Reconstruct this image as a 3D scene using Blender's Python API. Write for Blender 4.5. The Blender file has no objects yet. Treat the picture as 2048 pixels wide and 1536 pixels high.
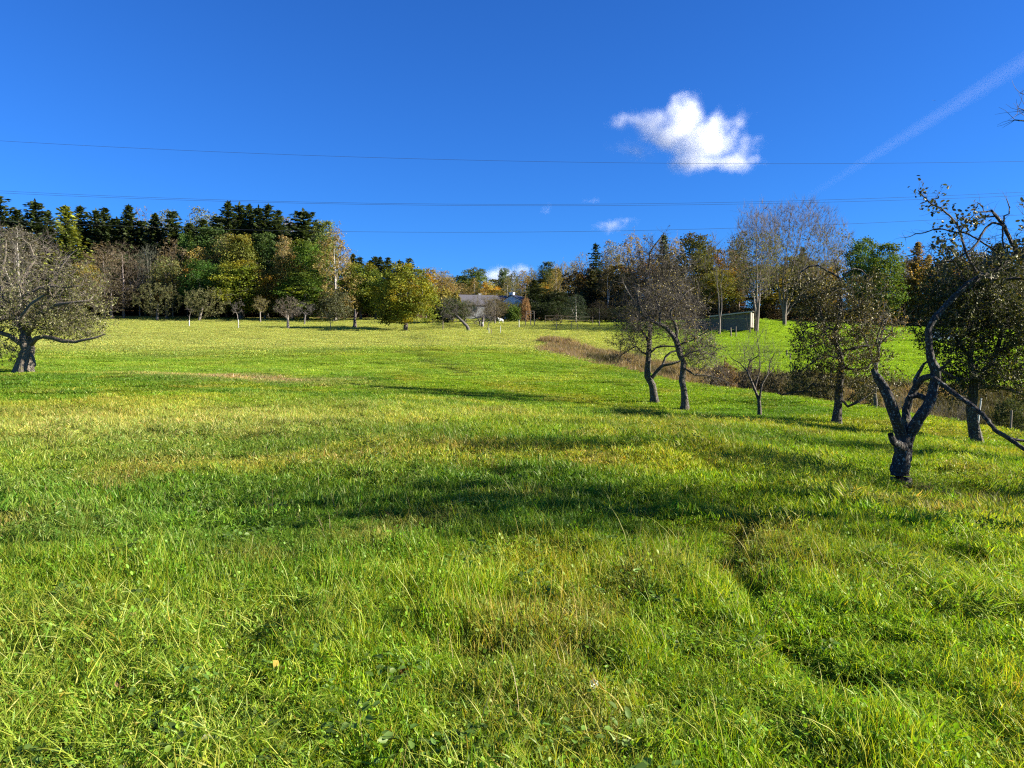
import bpy, math, random
import numpy as np

C = bpy.context.scene.collection
R = math.radians
# ------------------------------------------------------------------ camera, sky, sun
F = 1538.0
EYE = 1.6
PITCH = math.atan(68.0 / F)
cam_d = bpy.data.cameras.new("camera"); cam = bpy.data.objects.new("camera", cam_d); C.objects.link(cam)
cam_d.sensor_width = 36.0; cam_d.lens = 36.0 * F / 2048.0
cam_d.clip_start = 0.05; cam_d.clip_end = 9000
cam.location = (0, 0, EYE); cam.rotation_euler = (R(90) - PITCH, 0, 0)
sc = bpy.context.scene
sc.camera = cam

SUN_AZ, SUN_EL = 97.0, 24.0
w = bpy.data.worlds.new("World"); sc.world = w; w.use_nodes = True
nt = w.node_tree; nt.nodes.clear()
sky = nt.nodes.new('ShaderNodeTexSky'); sky.sky_type = 'NISHITA'; sky.sun_disc = False
sky.sun_elevation = R(SUN_EL); sky.sun_rotation = R(SUN_AZ)
sky.altitude = 500; sky.air_density = 1.0; sky.dust_density = 0.15; sky.ozone_density = 2.5
hsv = nt.nodes.new('ShaderNodeHueSaturation'); hsv.inputs['Saturation'].default_value = 1.0; hsv.inputs['Value'].default_value = 1.0
bg = nt.nodes.new('ShaderNodeBackground'); bg.inputs[1].default_value = 0.062
wo = nt.nodes.new('ShaderNodeOutputWorld')
nt.links.new(sky.outputs[0], hsv.inputs['Color']); air = nt.nodes.new('ShaderNodeMix'); air.data_type = 'RGBA'; air.blend_type = 'MULTIPLY'; air.inputs[0].default_value = 1.0; air.inputs[7].default_value = (.14, .435, .955, 1)
nt.links.new(hsv.outputs[0], air.inputs[6]); nt.links.new(air.outputs[2], bg.inputs[0]); nt.links.new(bg.outputs[0], wo.inputs[0])

sun_d = bpy.data.lights.new("sun", 'SUN'); sun_d.energy = 5.0; sun_d.angle = R(0.53); sun_d.color = (1.0, 0.93, 0.82)
sun = bpy.data.objects.new("sun", sun_d); C.objects.link(sun)
sun.rotation_euler = (R(90 - SUN_EL), 0, R(180 - SUN_AZ) + R(0))
vs = sc.view_settings; vs.view_transform = 'Standard'; vs.look = 'None'; vs.exposure = 1.7; vs.gamma = 1
cy = sc.cycles
cy.max_bounces = 8; cy.diffuse_bounces = 3; cy.glossy_bounces = 2; cy.transmission_bounces = 4
cy.volume_bounces = 6; cy.transparent_max_bounces = 8; cy.sample_clamp_indirect = 6
cy.use_denoising = False; cy.use_adaptive_sampling = False; cy.pixel_filter_type = 'BLACKMAN_HARRIS'; cy.filter_width = 1.2
cy.volume_step_rate = 1.0; cy.volume_max_steps = 256

# ------------------------------------------------------------------ helpers
def ray(px, py):
    a = (px - 1024) / F; b = (768 - py) / F
    return np.array([a, math.cos(PITCH) + math.sin(PITCH) * b, -math.sin(PITCH) + math.cos(PITCH) * b])
def P(px, py, d):
    r = ray(px, py); k = d / r[1]
    return np.array([r[0] * k, d, EYE + r[2] * k])

def _hash(ix, iy, seed):
    h = (ix * 374761393 + iy * 668265263 + seed * 974634777) & 0xFFFFFFFF
    h = ((h ^ (h >> 13)) * 1274126177) & 0xFFFFFFFF
    return ((h ^ (h >> 16)) & 0xFFFF) / 65535.0
def vn(x, y, s, seed=0):
    x = np.asarray(x, float) / s; y = np.asarray(y, float) / s
    ix = np.floor(x).astype(np.int64); iy = np.floor(y).astype(np.int64)
    fx = x - ix; fy = y - iy
    fx = fx * fx * (3 - 2 * fx); fy = fy * fy * (3 - 2 * fy)
    a = _hash(ix, iy, seed); b = _hash(ix + 1, iy, seed); c = _hash(ix, iy + 1, seed); d = _hash(ix + 1, iy + 1, seed)
    return (a * (1 - fx) + b * fx) * (1 - fy) + (c * (1 - fx) + d * fx) * fy
def fbm(x, y, s, seed=0, o=3):
    t = 0; amp = 1; tot = 0
    for k in range(o):
        t = t + amp * vn(x + 13.7 * k, y - 7.1 * k, s / (2.03 ** k), seed + k * 17); tot += amp; amp *= 0.5
    return t / tot
def sstep(a, b, x):
    t = np.clip((x - a) / (b - a), 0, 1); return t * t * (3 - 2 * t)

# ------------------------------------------------------------------ terrain
cps = [(1800, 985, 10), (1700, 955, 10.2), (1550, 935, 10.5), (1400, 900, 10.8), (1100, 893, 11.2), (900, 893, 11.5), (500, 890, 11.8), (200, 885, 12.5),
 (2040, 975, 10.5), (50, 742, 32), (500, 790, 22), (200, 790, 22), (500, 752, 34), (740, 772, 32), (1000, 790, 31), (400, 738, 41), (600, 720, 52),
 (600, 690, 78), (600, 670, 103), (560, 655, 118), (620, 646, 140), (600, 634, 162), (60, 700, 58), (100, 660, 105), (250, 640, 145), (300, 632, 160), (40, 634, 150),
 (810, 661, 118), (800, 690, 75), (800, 645, 142), (800, 636, 160), (1000, 700, 62), (1000, 680, 85), (1000, 662, 108), (1000, 648, 128), (1000, 640, 145), (1000, 740, 44),
 (1310, 806, 30), (1370, 822, 28), (1520, 829, 25), (1675, 851, 22), (1950, 889, 19),
 (1200, 736, 58), (1300, 757, 50), (1400, 775, 42), (1500, 789, 37), (1600, 803, 33), (1800, 831, 29), (2048, 876, 25),
 (1200, 716, 70), (1200, 684, 90), (1200, 662, 112), (1200, 648, 132), (1400, 757, 63), (1400, 733, 72), (1400, 700, 92), (1400, 672, 107), (1400, 654, 116), (1400, 643, 130),
 (1600, 778, 56), (1600, 738, 70), (1600, 700, 90), (1600, 668, 112), (1600, 646, 126), (2000, 800, 50), (2000, 745, 64), (2000, 690, 92), (2000, 668, 115), (2000, 655, 130),
 (1800, 690, 92), (1800, 668, 112), (1510, 646, 118), (1140, 705, 78)]
cw = [P(*c) for c in cps]
def wp(px, d, z):
    return np.array([(px - 1024) / F * d, d, z])
cw += [wp(1400, 52, -1.9), wp(1600, 44, -2.5), wp(1800, 39, -2.9), wp(2048, 35, -3.3), wp(1300, 58, -1.0), wp(1200, 65, 0.05), wp(2300, 30, -3.4)]
cw += [np.array(v, float) for v in [(0, 0, 0), (0, 4, 0.0), (-4, 4, .05), (4, 4, -.08), (5, 2, -.12), (-12, 3, .1), (12, 4, -.5), (0, -15, -.1), (-20, -12, .1), (20, -12, -.8), (3, 7, 0.02), (0, 7, .05), (-4, 7.5, .08),
  (-60, 20, 1.6), (60, 20, -3.5), (-110, 100, 7), (120, 100, 3), (-150, 180, 14), (0, 190, 9), (-60, 200, 13), (60, 200, 10), (150, 190, 10), (0, 260, 14), (40, 270, 16), (-60, 300, 20), (0, 420, 22), (120, 320, 18), (-180, 320, 24), (220, 320, 16), (-300, 100, 12), (300, 100, 3), (-300, 500, 28), (300, 500, 25), (0, -150, -1), (-200, -100, 4), (200, -100, -6)]]
cw = np.array(cw)
def _k(r):
    return np.where(r > 1e-9, r * r * np.log(np.maximum(r, 1e-9)), 0.0)
S = 30.0
_A = cw[:, :2] / S; n = len(_A)
_K = _k(np.linalg.norm(_A[:, None] - _A[None], axis=2)) + np.eye(n) * 2e-3
_Q = np.hstack([np.ones((n, 1)), _A])
_M = np.zeros((n + 3, n + 3)); _M[:n, :n] = _K; _M[:n, n:] = _Q; _M[n:, :n] = _Q.T
_sol = np.linalg.solve(_M, np.concatenate([cw[:, 2], np.zeros(3)]))
def H0(x, y):
    x = np.atleast_1d(np.asarray(x, float)); y = np.atleast_1d(np.asarray(y, float))
    sh = x.shape; x = x.ravel(); y = y.ravel(); out = np.empty_like(x)
    for i in range(0, len(x), 20000):
        X = x[i:i + 20000] / S; Y = y[i:i + 20000] / S
        r = np.hypot(X[:, None] - _A[None, :, 0], Y[:, None] - _A[None, :, 1])
        out[i:i + 20000] = _k(r) @ _sol[:n] + _sol[n] + _sol[n + 1] * X + _sol[n + 2] * Y
    return out.reshape(sh)
def hit(px, py, H=None):
    r = ray(px, py); d = 1.5
    while d < 400:
        k = d / r[1]; z = EYE + r[2] * k
        if z < float(H0(r[0] * k, d)[0]): break
        d *= 1.01
    return np.array([r[0] * k, d, float(H0(r[0] * k, d)[0])])
HOLES = [(hit(958, 1335), .17, .16), (hit(1500, 1195), .16, .12), (hit(1930, 1140), .28, .12), (hit(1730, 1390), .15, .09), (hit(780, 975), .22, .1), (hit(1570, 1290), .13, .09), (hit(1470, 1060), .2, .09)]
PATH = np.array([hit(a, b)[:2] for a, b in [(1500, 1000), (1492, 1060), (1470, 1120), (1480, 1180), (1530, 1250), (1590, 1310), (1680, 1420)]])
def segdist(x, y, pl):
    dm = np.full(np.shape(x), 1e9)
    for a, b in zip(pl[:-1], pl[1:]):
        ab = b - a; t = np.clip(((x - a[0]) * ab[0] + (y - a[1]) * ab[1]) / (ab @ ab), 0, 1)
        dm = np.minimum(dm, np.hypot(x - a[0] - t * ab[0], y - a[1] - t * ab[1]))
    return dm
def relief(x, y):
    d = np.hypot(x, y)
    z = .20 * (fbm(x, y, 7, 3) - .5) + .15 * (fbm(x * .8, y, 1.5, 5) - .5) + .15 * (fbm(x, y, .5, 9, 2) - .5) * (.4 + .6 * sstep(2, 3.5, d))
    z = z + sstep(20, 50, d) * (.26 * (fbm(x * .45, y, 3.2, 21) - .5) + .16 * (fbm(x, y, 1.6, 22, 2) - .5))
    z = z + sstep(8, 20, x) * sstep(62, 75, d) * .75 * (fbm(x * .16, y + .35 * x, 5, 23, 2) - .5)
    z = z - .08 * np.exp(-(segdist(x, y, PATH) / .13) ** 2) * fbm(x, y, .8, 12) * 2
    for h, r, dp in HOLES:
        z = z - dp * np.exp(-((x - h[0]) ** 2 + (y - h[1]) ** 2) / (r * r))
    return z
def H(x, y):
    x = np.atleast_1d(np.asarray(x, float)); y = np.atleast_1d(np.asarray(y, float))
    return H0(x, y) + relief(x, y)
def h1(x, y): return float(H(x, y)[0])
def G(px, d, dx=0.0):
    x = (px - 1024) / F * d + dx
    return np.array([x, d, h1(x, d)])

# gully line (where the dry brush grows) and tracks, in plan
GULLY = np.array([[(px - 1024) / F * d, d] for px, d in [(1110, 87), (1150, 80), (1200, 71), (1300, 64), (1400, 60), (1600, 54), (1800, 49), (2048, 46), (2400, 42)]])
TRK = [np.array([hit(a, b)[:2] for a, b in L]) for L in (
   [(828, 672), (835, 690), (828, 705), (860, 722), (900, 738), (945, 750)], [(845, 672), (852, 690), (846, 704), (880, 722), (915, 738), (960, 750)],
   [(340, 672), (370, 680), (405, 687), (470, 697)], [(480, 695), (540, 708), (590, 716)], [(200, 694), (260, 703), (330, 712)], [(215, 662), (245, 668), (240, 676)])]
def mixc(c, d, f):
    f = np.asarray(f)[..., None]; return c * (1 - f) + np.array(d) * f
def blob(x, y, p, rx, ry):
    return np.exp(-(((x - p[0]) / rx) ** 2 + ((y - p[1]) / ry) ** 2))
B_STRIP = hit(470, 757); B_YL = hit(220, 850); B_Y2 = hit(500, 840); B_BR = hit(420, 925); B_TREE = hit(1840, 1020); B_YC = hit(850, 830)
def gcol(x, y):
    """reflectance of the sward at a place"""
    x = np.asarray(x, float); y = np.asarray(y, float)
    d = np.hypot(x, y)
    c = np.zeros(x.shape + (3,)) + np.array((.135, .235, .010))
    c = mixc(c, (.075, .165, .010), sstep(.42, .68, fbm(x, y, 3.5, 40)))
    c = mixc(c, (.215, .26, .020), .75 * sstep(.5, .72, fbm(x, y, 2.6, 50)))
    c = mixc(c, (.20, .18, .04), .45 * sstep(.6, .78, fbm(x, y, 1.1, 60)))
    c = mixc(c, (.30, .335, .085), .85 * sstep(50, 80, d) * sstep(40, 10, x))
    far = sstep(35, 70, d)
    c = mixc(c, (.19, .31, .03), .5 * sstep(36, 40, d) * (1 - sstep(52, 62, d)) * sstep(10, 0, x))
    rm = sstep(10, 25, x) * sstep(55, 65, d)
    c = mixc(c, (.19, .315, .018), .9 * rm)
    c = mixc(c, (.30, .235, .11), np.clip(.85 * blob(x, y, B_STRIP, 4.2, 2.2) * (.45 + .9 * fbm(x, y, 1.2, 70)), 0, 1))
    for b, rx, ry, f in ((B_YL, 4, 3, .75), (B_Y2, 3, 2.5, .6), (B_YC, 4, 3, .45)):
        c = mixc(c, (.26, .31, .06), np.clip(f * blob(x, y, b, rx, ry) * (.4 + 1.1 * fbm(x, y, .9, 71)), 0, 1))
    c = mixc(c, (.15, .14, .04), np.clip(.35 * blob(x, y, B_BR, 2.2, .9), 0, 1))
    c = mixc(c, (.17, .13, .06), np.clip(.6 * blob(x, y, B_TREE, .9, .5), 0, 1))
    g = segdist(x, y, GULLY)
    wg = 6.0 + 2.5 * sstep(12, 30, x) - 4 * sstep(68, 86, y)
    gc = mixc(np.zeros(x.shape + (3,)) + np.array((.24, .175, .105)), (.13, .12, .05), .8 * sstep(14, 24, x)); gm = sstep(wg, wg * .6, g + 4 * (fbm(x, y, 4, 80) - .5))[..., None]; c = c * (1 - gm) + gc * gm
    for T in TRK:
        c = mixc(c, (.055, .075, .02), .7 * np.exp(-(segdist(x, y, T) / (.16 + .002 * d)) ** 2) * sstep(.3, .6, fbm(x, y, 1.4, 85)))
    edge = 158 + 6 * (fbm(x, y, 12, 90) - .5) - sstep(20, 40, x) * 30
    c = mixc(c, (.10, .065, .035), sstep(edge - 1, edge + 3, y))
    return c * np.array((1.27, 1.18, 1.25)) * (1 + .12 * sstep(-1, 3, x) * sstep(9, 4, d))[..., None] * (0.7 + .6 * fbm(x, y * .8, .9, 95, 3))[..., None]

# ------------------------------------------------------------------ mesh and material helpers
def mesh_np(name, V, quads=None, tris=None, col=None, mat=None, smooth=False):
    V = np.asarray(V, np.float32).reshape(-1, 3)
    fs = []
    nq = 0 if quads is None else len(quads); ntx = 0 if tris is None else len(tris)
    me = bpy.data.meshes.new(name)
    me.vertices.add(len(V)); me.vertices.foreach_set('co', V.ravel())
    loops = []
    if nq: loops.append(np.asarray(quads, np.int32).ravel())
    if ntx: loops.append(np.asarray(tris, np.int32).ravel())
    if loops:
        L = np.concatenate(loops)
        me.loops.add(len(L)); me.loops.foreach_set('vertex_index', L)
        me.polygons.add(nq + ntx)
        st = np.concatenate([np.arange(nq) * 4, nq * 4 + np.arange(ntx) * 3]).astype(np.int32)
        me.polygons.foreach_set('loop_start', st)
        if smooth: me.polygons.foreach_set('use_smooth', np.ones(nq + ntx, bool))
    if col is not None:
        ca = me.color_attributes.new('Col', 'FLOAT_COLOR', 'POINT')
        cc = np.ones((len(V), 4), np.float32); cc[:, :3] = col; ca.data.foreach_set('color', cc.ravel())
    if mat: me.materials.append(mat)
    me.update(calc_edges=True)
    return me
def link(name, me, parent=None):
    o = bpy.data.objects.new(name, me); C.objects.link(o)
    if parent is not None: o.parent = parent
    return o
def tag(o, label=None, cat=None, group=None, kind=None):
    if label: o['label'] = label
    if cat: o['category'] = cat
    if group: o['group'] = group
    if kind: o['kind'] = kind
    return o
def root(name, loc, label, cat, group=None):
    o = bpy.data.objects.new(name, None); C.objects.link(o); o.location = loc; o.empty_display_size = .2
    return tag(o, label, cat, group)

def mat(name, build):
    m = bpy.data.materials.new(name); m.use_nodes = True; nt = m.node_tree; nt.nodes.clear()
    out = nt.nodes.new('ShaderNodeOutputMaterial')
    build(nt, out, lambda t, **k: mk(nt, t, **k)); return m
def mk(nt, t, **k):
    nd = nt.nodes.new('ShaderNode' + t)
    for a, b in k.items():
        if a in ('props',):
            for p, v in b.items(): setattr(nd, p, v)
        else:
            key = a.replace('_', ' ')
            if key not in nd.inputs: key = a
            i = nd.inputs[int(a[1:])] if (a[0] == 'i' and a[1:].isdigit()) else nd.inputs[key]
            if isinstance(b, bpy.types.NodeSocket): nt.links.new(b, i)
            else: i.default_value = b
    return nd
def mulc(nt, a, b, f=1.0, mode='MULTIPLY'):
    m = nt.nodes.new('ShaderNodeMix'); m.data_type = 'RGBA'; m.blend_type = mode
    for i, v in ((0, f), (6, a), (7, b)):
        if isinstance(v, bpy.types.NodeSocket): nt.links.new(v, m.inputs[i])
        else: m.inputs[i].default_value = v if i == 0 else (tuple(v) + (1,))[:4]
    return m.outputs[2]
def ramp(nt, fac, stops):
    r = nt.nodes.new('ShaderNodeValToRGB'); e = r.color_ramp.elements
    while len(e) < len(stops): e.new(.5)
    for k, (p, c) in enumerate(stops):
        e[k].position = p; e[k].color = tuple(c) + (1,) if len(c) == 3 else c
    nt.links.new(fac, r.inputs[0]); return r.outputs[0]

def leafy(nt, out, color, trans=.45, gloss=.06, rough=.45, tcol=(1.25, 1.25, .55)):
    d = mk(nt, 'BsdfDiffuse', Color=color)
    tc = mulc(nt, color, tcol)
    t = mk(nt, 'BsdfTranslucent', Color=tc)
    m = mk(nt, 'MixShader', i0=trans, i1=d.outputs[0], i2=t.outputs[0])
    g = mk(nt, 'BsdfGlossy', Color=(1, .95, .75, 1), Roughness=rough)
    m2 = mk(nt, 'MixShader', i0=gloss, i1=m.outputs[0], i2=g.outputs[0])
    nt.links.new(m2.outputs[0], out.inputs[0])
def b_grass(nt, out, N):
    a = N('Attribute', props=dict(attribute_name='Col')); b = N('Attribute', props=dict(attribute_name='tint', attribute_type='INSTANCER'))
    leafy(nt, out, mulc(nt, a.outputs[0], b.outputs[0]), .42, .022, .5, (1.25, 1.25, .35))
M_GRASS = mat('grass_blades', b_grass)
def b_leaf(nt, out, N):
    a = N('Attribute', props=dict(attribute_name='Col')); o = N('ObjectInfo')
    leafy(nt, out, mulc(nt, a.outputs[0], o.outputs['Color']), .35, .012, .6, (1.3, 1.15, .45))
M_LEAF = mat('leaf', b_leaf)
def b_leafn(nt, out, N):
    a = N('Attribute', props=dict(attribute_name='Col')); o = N('ObjectInfo')
    leafy(nt, out, mulc(nt, a.outputs[0], o.outputs['Color']), .3, .035, .45, (1.4, 1.2, .4))
M_LEAFN = mat('glossy_leaf', b_leafn)
def b_twig(nt, out, N):
    o = N('ObjectInfo'); tc = N('TexCoord')
    n = N('TexNoise', Vector=tc.outputs['Object'], Scale=3.0)
    c = mulc(nt, ramp(nt, n.outputs[0], [(.3, (.6, .6, .6)), (.7, (1.2, 1.2, 1.2))]), o.outputs['Color'])
    p = N('BsdfPrincipled', Base_Color=c, Roughness=.8); nt.links.new(p.outputs[0], out.inputs[0])
M_TWIG = mat('twig_bark', b_twig)
def b_bark(nt, out, N):
    o = N('ObjectInfo'); tc = N('TexCoord')
    mp = N('Mapping', Vector=tc.outputs['Object'], Scale=(1, 1, .3))
    n = N('TexNoise', Vector=mp.outputs[0], Scale=22.0, Detail=8.0, Roughness=.65)
    v = N('TexVoronoi', Vector=mp.outputs[0], Scale=26.0)
    l = N('TexNoise', Vector=tc.outputs['Object'], Scale=34.0, Detail=5.0, Roughness=.65)
    l2 = N('TexNoise', Vector=tc.outputs['Object'], Scale=4.0, Detail=3.0)
    c = ramp(nt, n.outputs[0], [(.3, (.2, .19, .18)), (.5, (.8, .76, .7)), (.7, (1.9, 1.8, 1.6))])
    c = mulc(nt, c, o.outputs['Color'])
    c = mulc(nt, c, (.33, .34, .27), ramp(nt, l.outputs[0], [(.57, (0, 0, 0)), (.62, (.85, .85, .85))]), 'MIX')
    c = mulc(nt, c, (.10, .095, .02), ramp(nt, l2.outputs[0], [(.58, (0, 0, 0)), (.68, (.7, .7, .7))]), 'MIX')
    bm = N('Bump', Strength=1.0, Distance=.05, Height=n.outputs[0])
    bm2 = N('Bump', Strength=.8, Distance=.03, Height=v.outputs[0], Normal=bm.outputs[0])
    p = N('BsdfPrincipled', Base_Color=c, Roughness=.85, Normal=bm2.outputs[0]); nt.links.new(p.outputs[0], out.inputs[0])
M_BARK = mat('rough_bark', b_bark)
def b_birch(nt, out, N):
    tc = N('TexCoord'); mp = N('Mapping', Vector=tc.outputs['Object'], Scale=(1, 1, 3))
    n = N('TexNoise', Vector=mp.outputs[0], Scale=1.6, Detail=4.0)
    c = ramp(nt, n.outputs[0], [(.38, (.05, .045, .04)), (.46, (.34, .31, .26)), (.8, (.46, .42, .35))])
    p = N('BsdfPrincipled', Base_Color=c, Roughness=.7); nt.links.new(p.outputs[0], out.inputs[0])
M_BIRCH = mat('birch_bark', b_birch)
def b_ground(nt, out, N):
    a = N('Attribute', props=dict(attribute_name='Col')); tc = N('TexCoord')
    n1 = N('TexNoise', Vector=tc.outputs['Object'], Scale=9.0, Detail=8.0, Roughness=.7)
    n2 = N('TexNoise', Vector=tc.outputs['Object'], Scale=60.0, Detail=5.0, Roughness=.7)
    c = mulc(nt, a.outputs[0], ramp(nt, n1.outputs[0], [(.3, (.35, .37, .35)), (.7, (1.35, 1.3, 1.15))]))
    c = mulc(nt, c, ramp(nt, n2.outputs[0], [(.3, (.6, .6, .6)), (.7, (1.3, 1.3, 1.3))]))
    n0 = N('TexNoise', Vector=tc.outputs['Object'], Scale=1.6, Detail=6.0, Roughness=.65); b0 = N('Bump', Strength=1.0, Distance=.5, Height=n0.outputs[0]); b1 = N('Bump', Strength=.8, Distance=.25, Height=n1.outputs[0], Normal=b0.outputs[0]); b2 = N('Bump', Strength=.8, Distance=.05, Height=n2.outputs[0], Normal=b1.outputs[0])
    d = N('BsdfDiffuse', Color=c, Normal=b2.outputs[0]); nt.links.new(d.outputs[0], out.inputs[0])
M_GROUND = mat('meadow_soil', b_ground)
def flat(name, c, rough=.8, scale=8.0, var=.35, bump=.0, streak=(1, 1, 1)):
    def b(nt, out, N):
        tc = N('TexCoord'); mp = N('Mapping', Vector=tc.outputs['Object'], Scale=streak)
        n = N('TexNoise', Vector=mp.outputs[0], Scale=scale, Detail=6.0)
        cc = mulc(nt, ramp(nt, n.outputs[0], [(.3, (1 - var,) * 3), (.7, (1 + var,) * 3)]), c)
        bm = N('Bump', Strength=.5, Distance=.02, Height=n.outputs[0])
        p = N('BsdfPrincipled', Base_Color=cc, Roughness=rough, Normal=bm.outputs[0]); nt.links.new(p.outputs[0], out.inputs[0])
    return mat(name, b)

# ------------------------------------------------------------------ tubes, leaves, trees
def tubes(chains, sides=5, rough=0.0, rng=None):
    """chains: list of (pts (K,3), rad (K)) -> V, quads"""
    if not chains: return np.zeros((0, 3)), np.zeros((0, 4), int)
    pts = np.concatenate([c[0] for c in chains]); rad = np.concatenate([c[1] for c in chains])
    lens = np.array([len(c[0]) for c in chains]); cid = np.repeat(np.arange(len(lens)), lens)
    st = np.concatenate([[0], np.cumsum(lens)[:-1]]); en = st + lens - 1
    nxt = np.minimum(np.arange(len(pts)) + 1, en[cid]); prv = np.maximum(np.arange(len(pts)) - 1, st[cid])
    T = pts[nxt] - pts[prv]; T /= np.maximum(np.linalg.norm(T, axis=1, keepdims=True), 1e-9)
    D = pts[en] - pts[st]; D /= np.maximum(np.linalg.norm(D, axis=1, keepdims=True), 1e-9)
    ref = np.zeros_like(D); ref[np.arange(len(D)), np.argmin(np.abs(D), axis=1)] = 1
    U = np.cross(T, ref[cid]); U /= np.maximum(np.linalg.norm(U, axis=1, keepdims=True), 1e-9)
    W = np.cross(T, U)
    a = np.arange(sides) * 2 * math.pi / sides
    rr = rad[:, None] * np.ones(sides)
    if rough:
        q = rng.uniform(-1, 1, rr.shape); q = q + .8 * np.roll(q, 1, 0) + .5 * np.roll(q, 2, 0)
        fl = np.exp(-np.maximum(pts[:, 2], 0) / (1.6 * rad.max() + .02))[:, None]
        rr = rr * (1 + rough * q * .6 + .30 * fl + .10 * np.sin(3 * a + 1.3 + pts[:, 2:3] * 1.2) * (.6 + 1.5 * fl) + .07 * np.sin(5 * a - pts[:, 2:3] * 1.5))
    V = pts[:, None] + rr[..., None] * (np.cos(a)[None, :, None] * U[:, None] + np.sin(a)[None, :, None] * W[:, None])
    V = V.reshape(-1, 3)
    seg = np.nonzero(np.arange(len(pts)) < en[cid])[0]
    k = np.arange(sides); k2 = (k + 1) % sides
    Q = np.stack([seg[:, None] * sides + k, seg[:, None] * sides + k2, (seg[:, None] + 1) * sides + k2, (seg[:, None] + 1) * sides + k], -1).reshape(-1, 4)
    return V, Q
def unit(v): return v / np.maximum(np.linalg.norm(v, axis=-1, keepdims=True), 1e-9)
def leaves(rng, pos, size, col, near=False, updir=0.4, aspect=.62, dirs=None):
    nL = len(pos)
    d = rng.normal(size=(nL, 3)) if dirs is None else dirs + rng.normal(size=(nL, 3)) * .6
    d = unit(d)
    nrm = rng.normal(size=(nL, 3)); nrm[:, 2] += updir * 2
    s = unit(np.cross(d, nrm)); nrm = np.cross(s, d)
    size = np.broadcast_to(np.asarray(size, float), (nL,))[:, None]
    if near:
        L = size; wd = size * aspect * .5
        b = pos; v = [b, b + d * L * .35 + s * wd + nrm * L * .08, b + d * L * .75 + s * wd * .8 + nrm * L * .06, b + d * L - nrm * L * .06, b + d * L * .75 - s * wd * .8 + nrm * L * .06, b + d * L * .35 - s * wd + nrm * L * .08]
        V = np.stack(v, 1).reshape(-1, 3); i = np.arange(nL)[:, None] * 6
        Q = np.concatenate([i + np.array([0, 1, 2, 3]), i + np.array([0, 3, 4, 5])]); return V, Q, np.repeat(col, 6, axis=0)
    L = size; wd = size * aspect * .5
    V = np.stack([pos - d * L * .5, pos + s * wd + nrm * wd * .3, pos + d * L * .5, pos - s * wd + nrm * wd * .3], 1).reshape(-1, 3)
    Q = np.arange(nL * 4).reshape(-1, 4); return V, Q, np.repeat(col, 4, axis=0)

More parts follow.
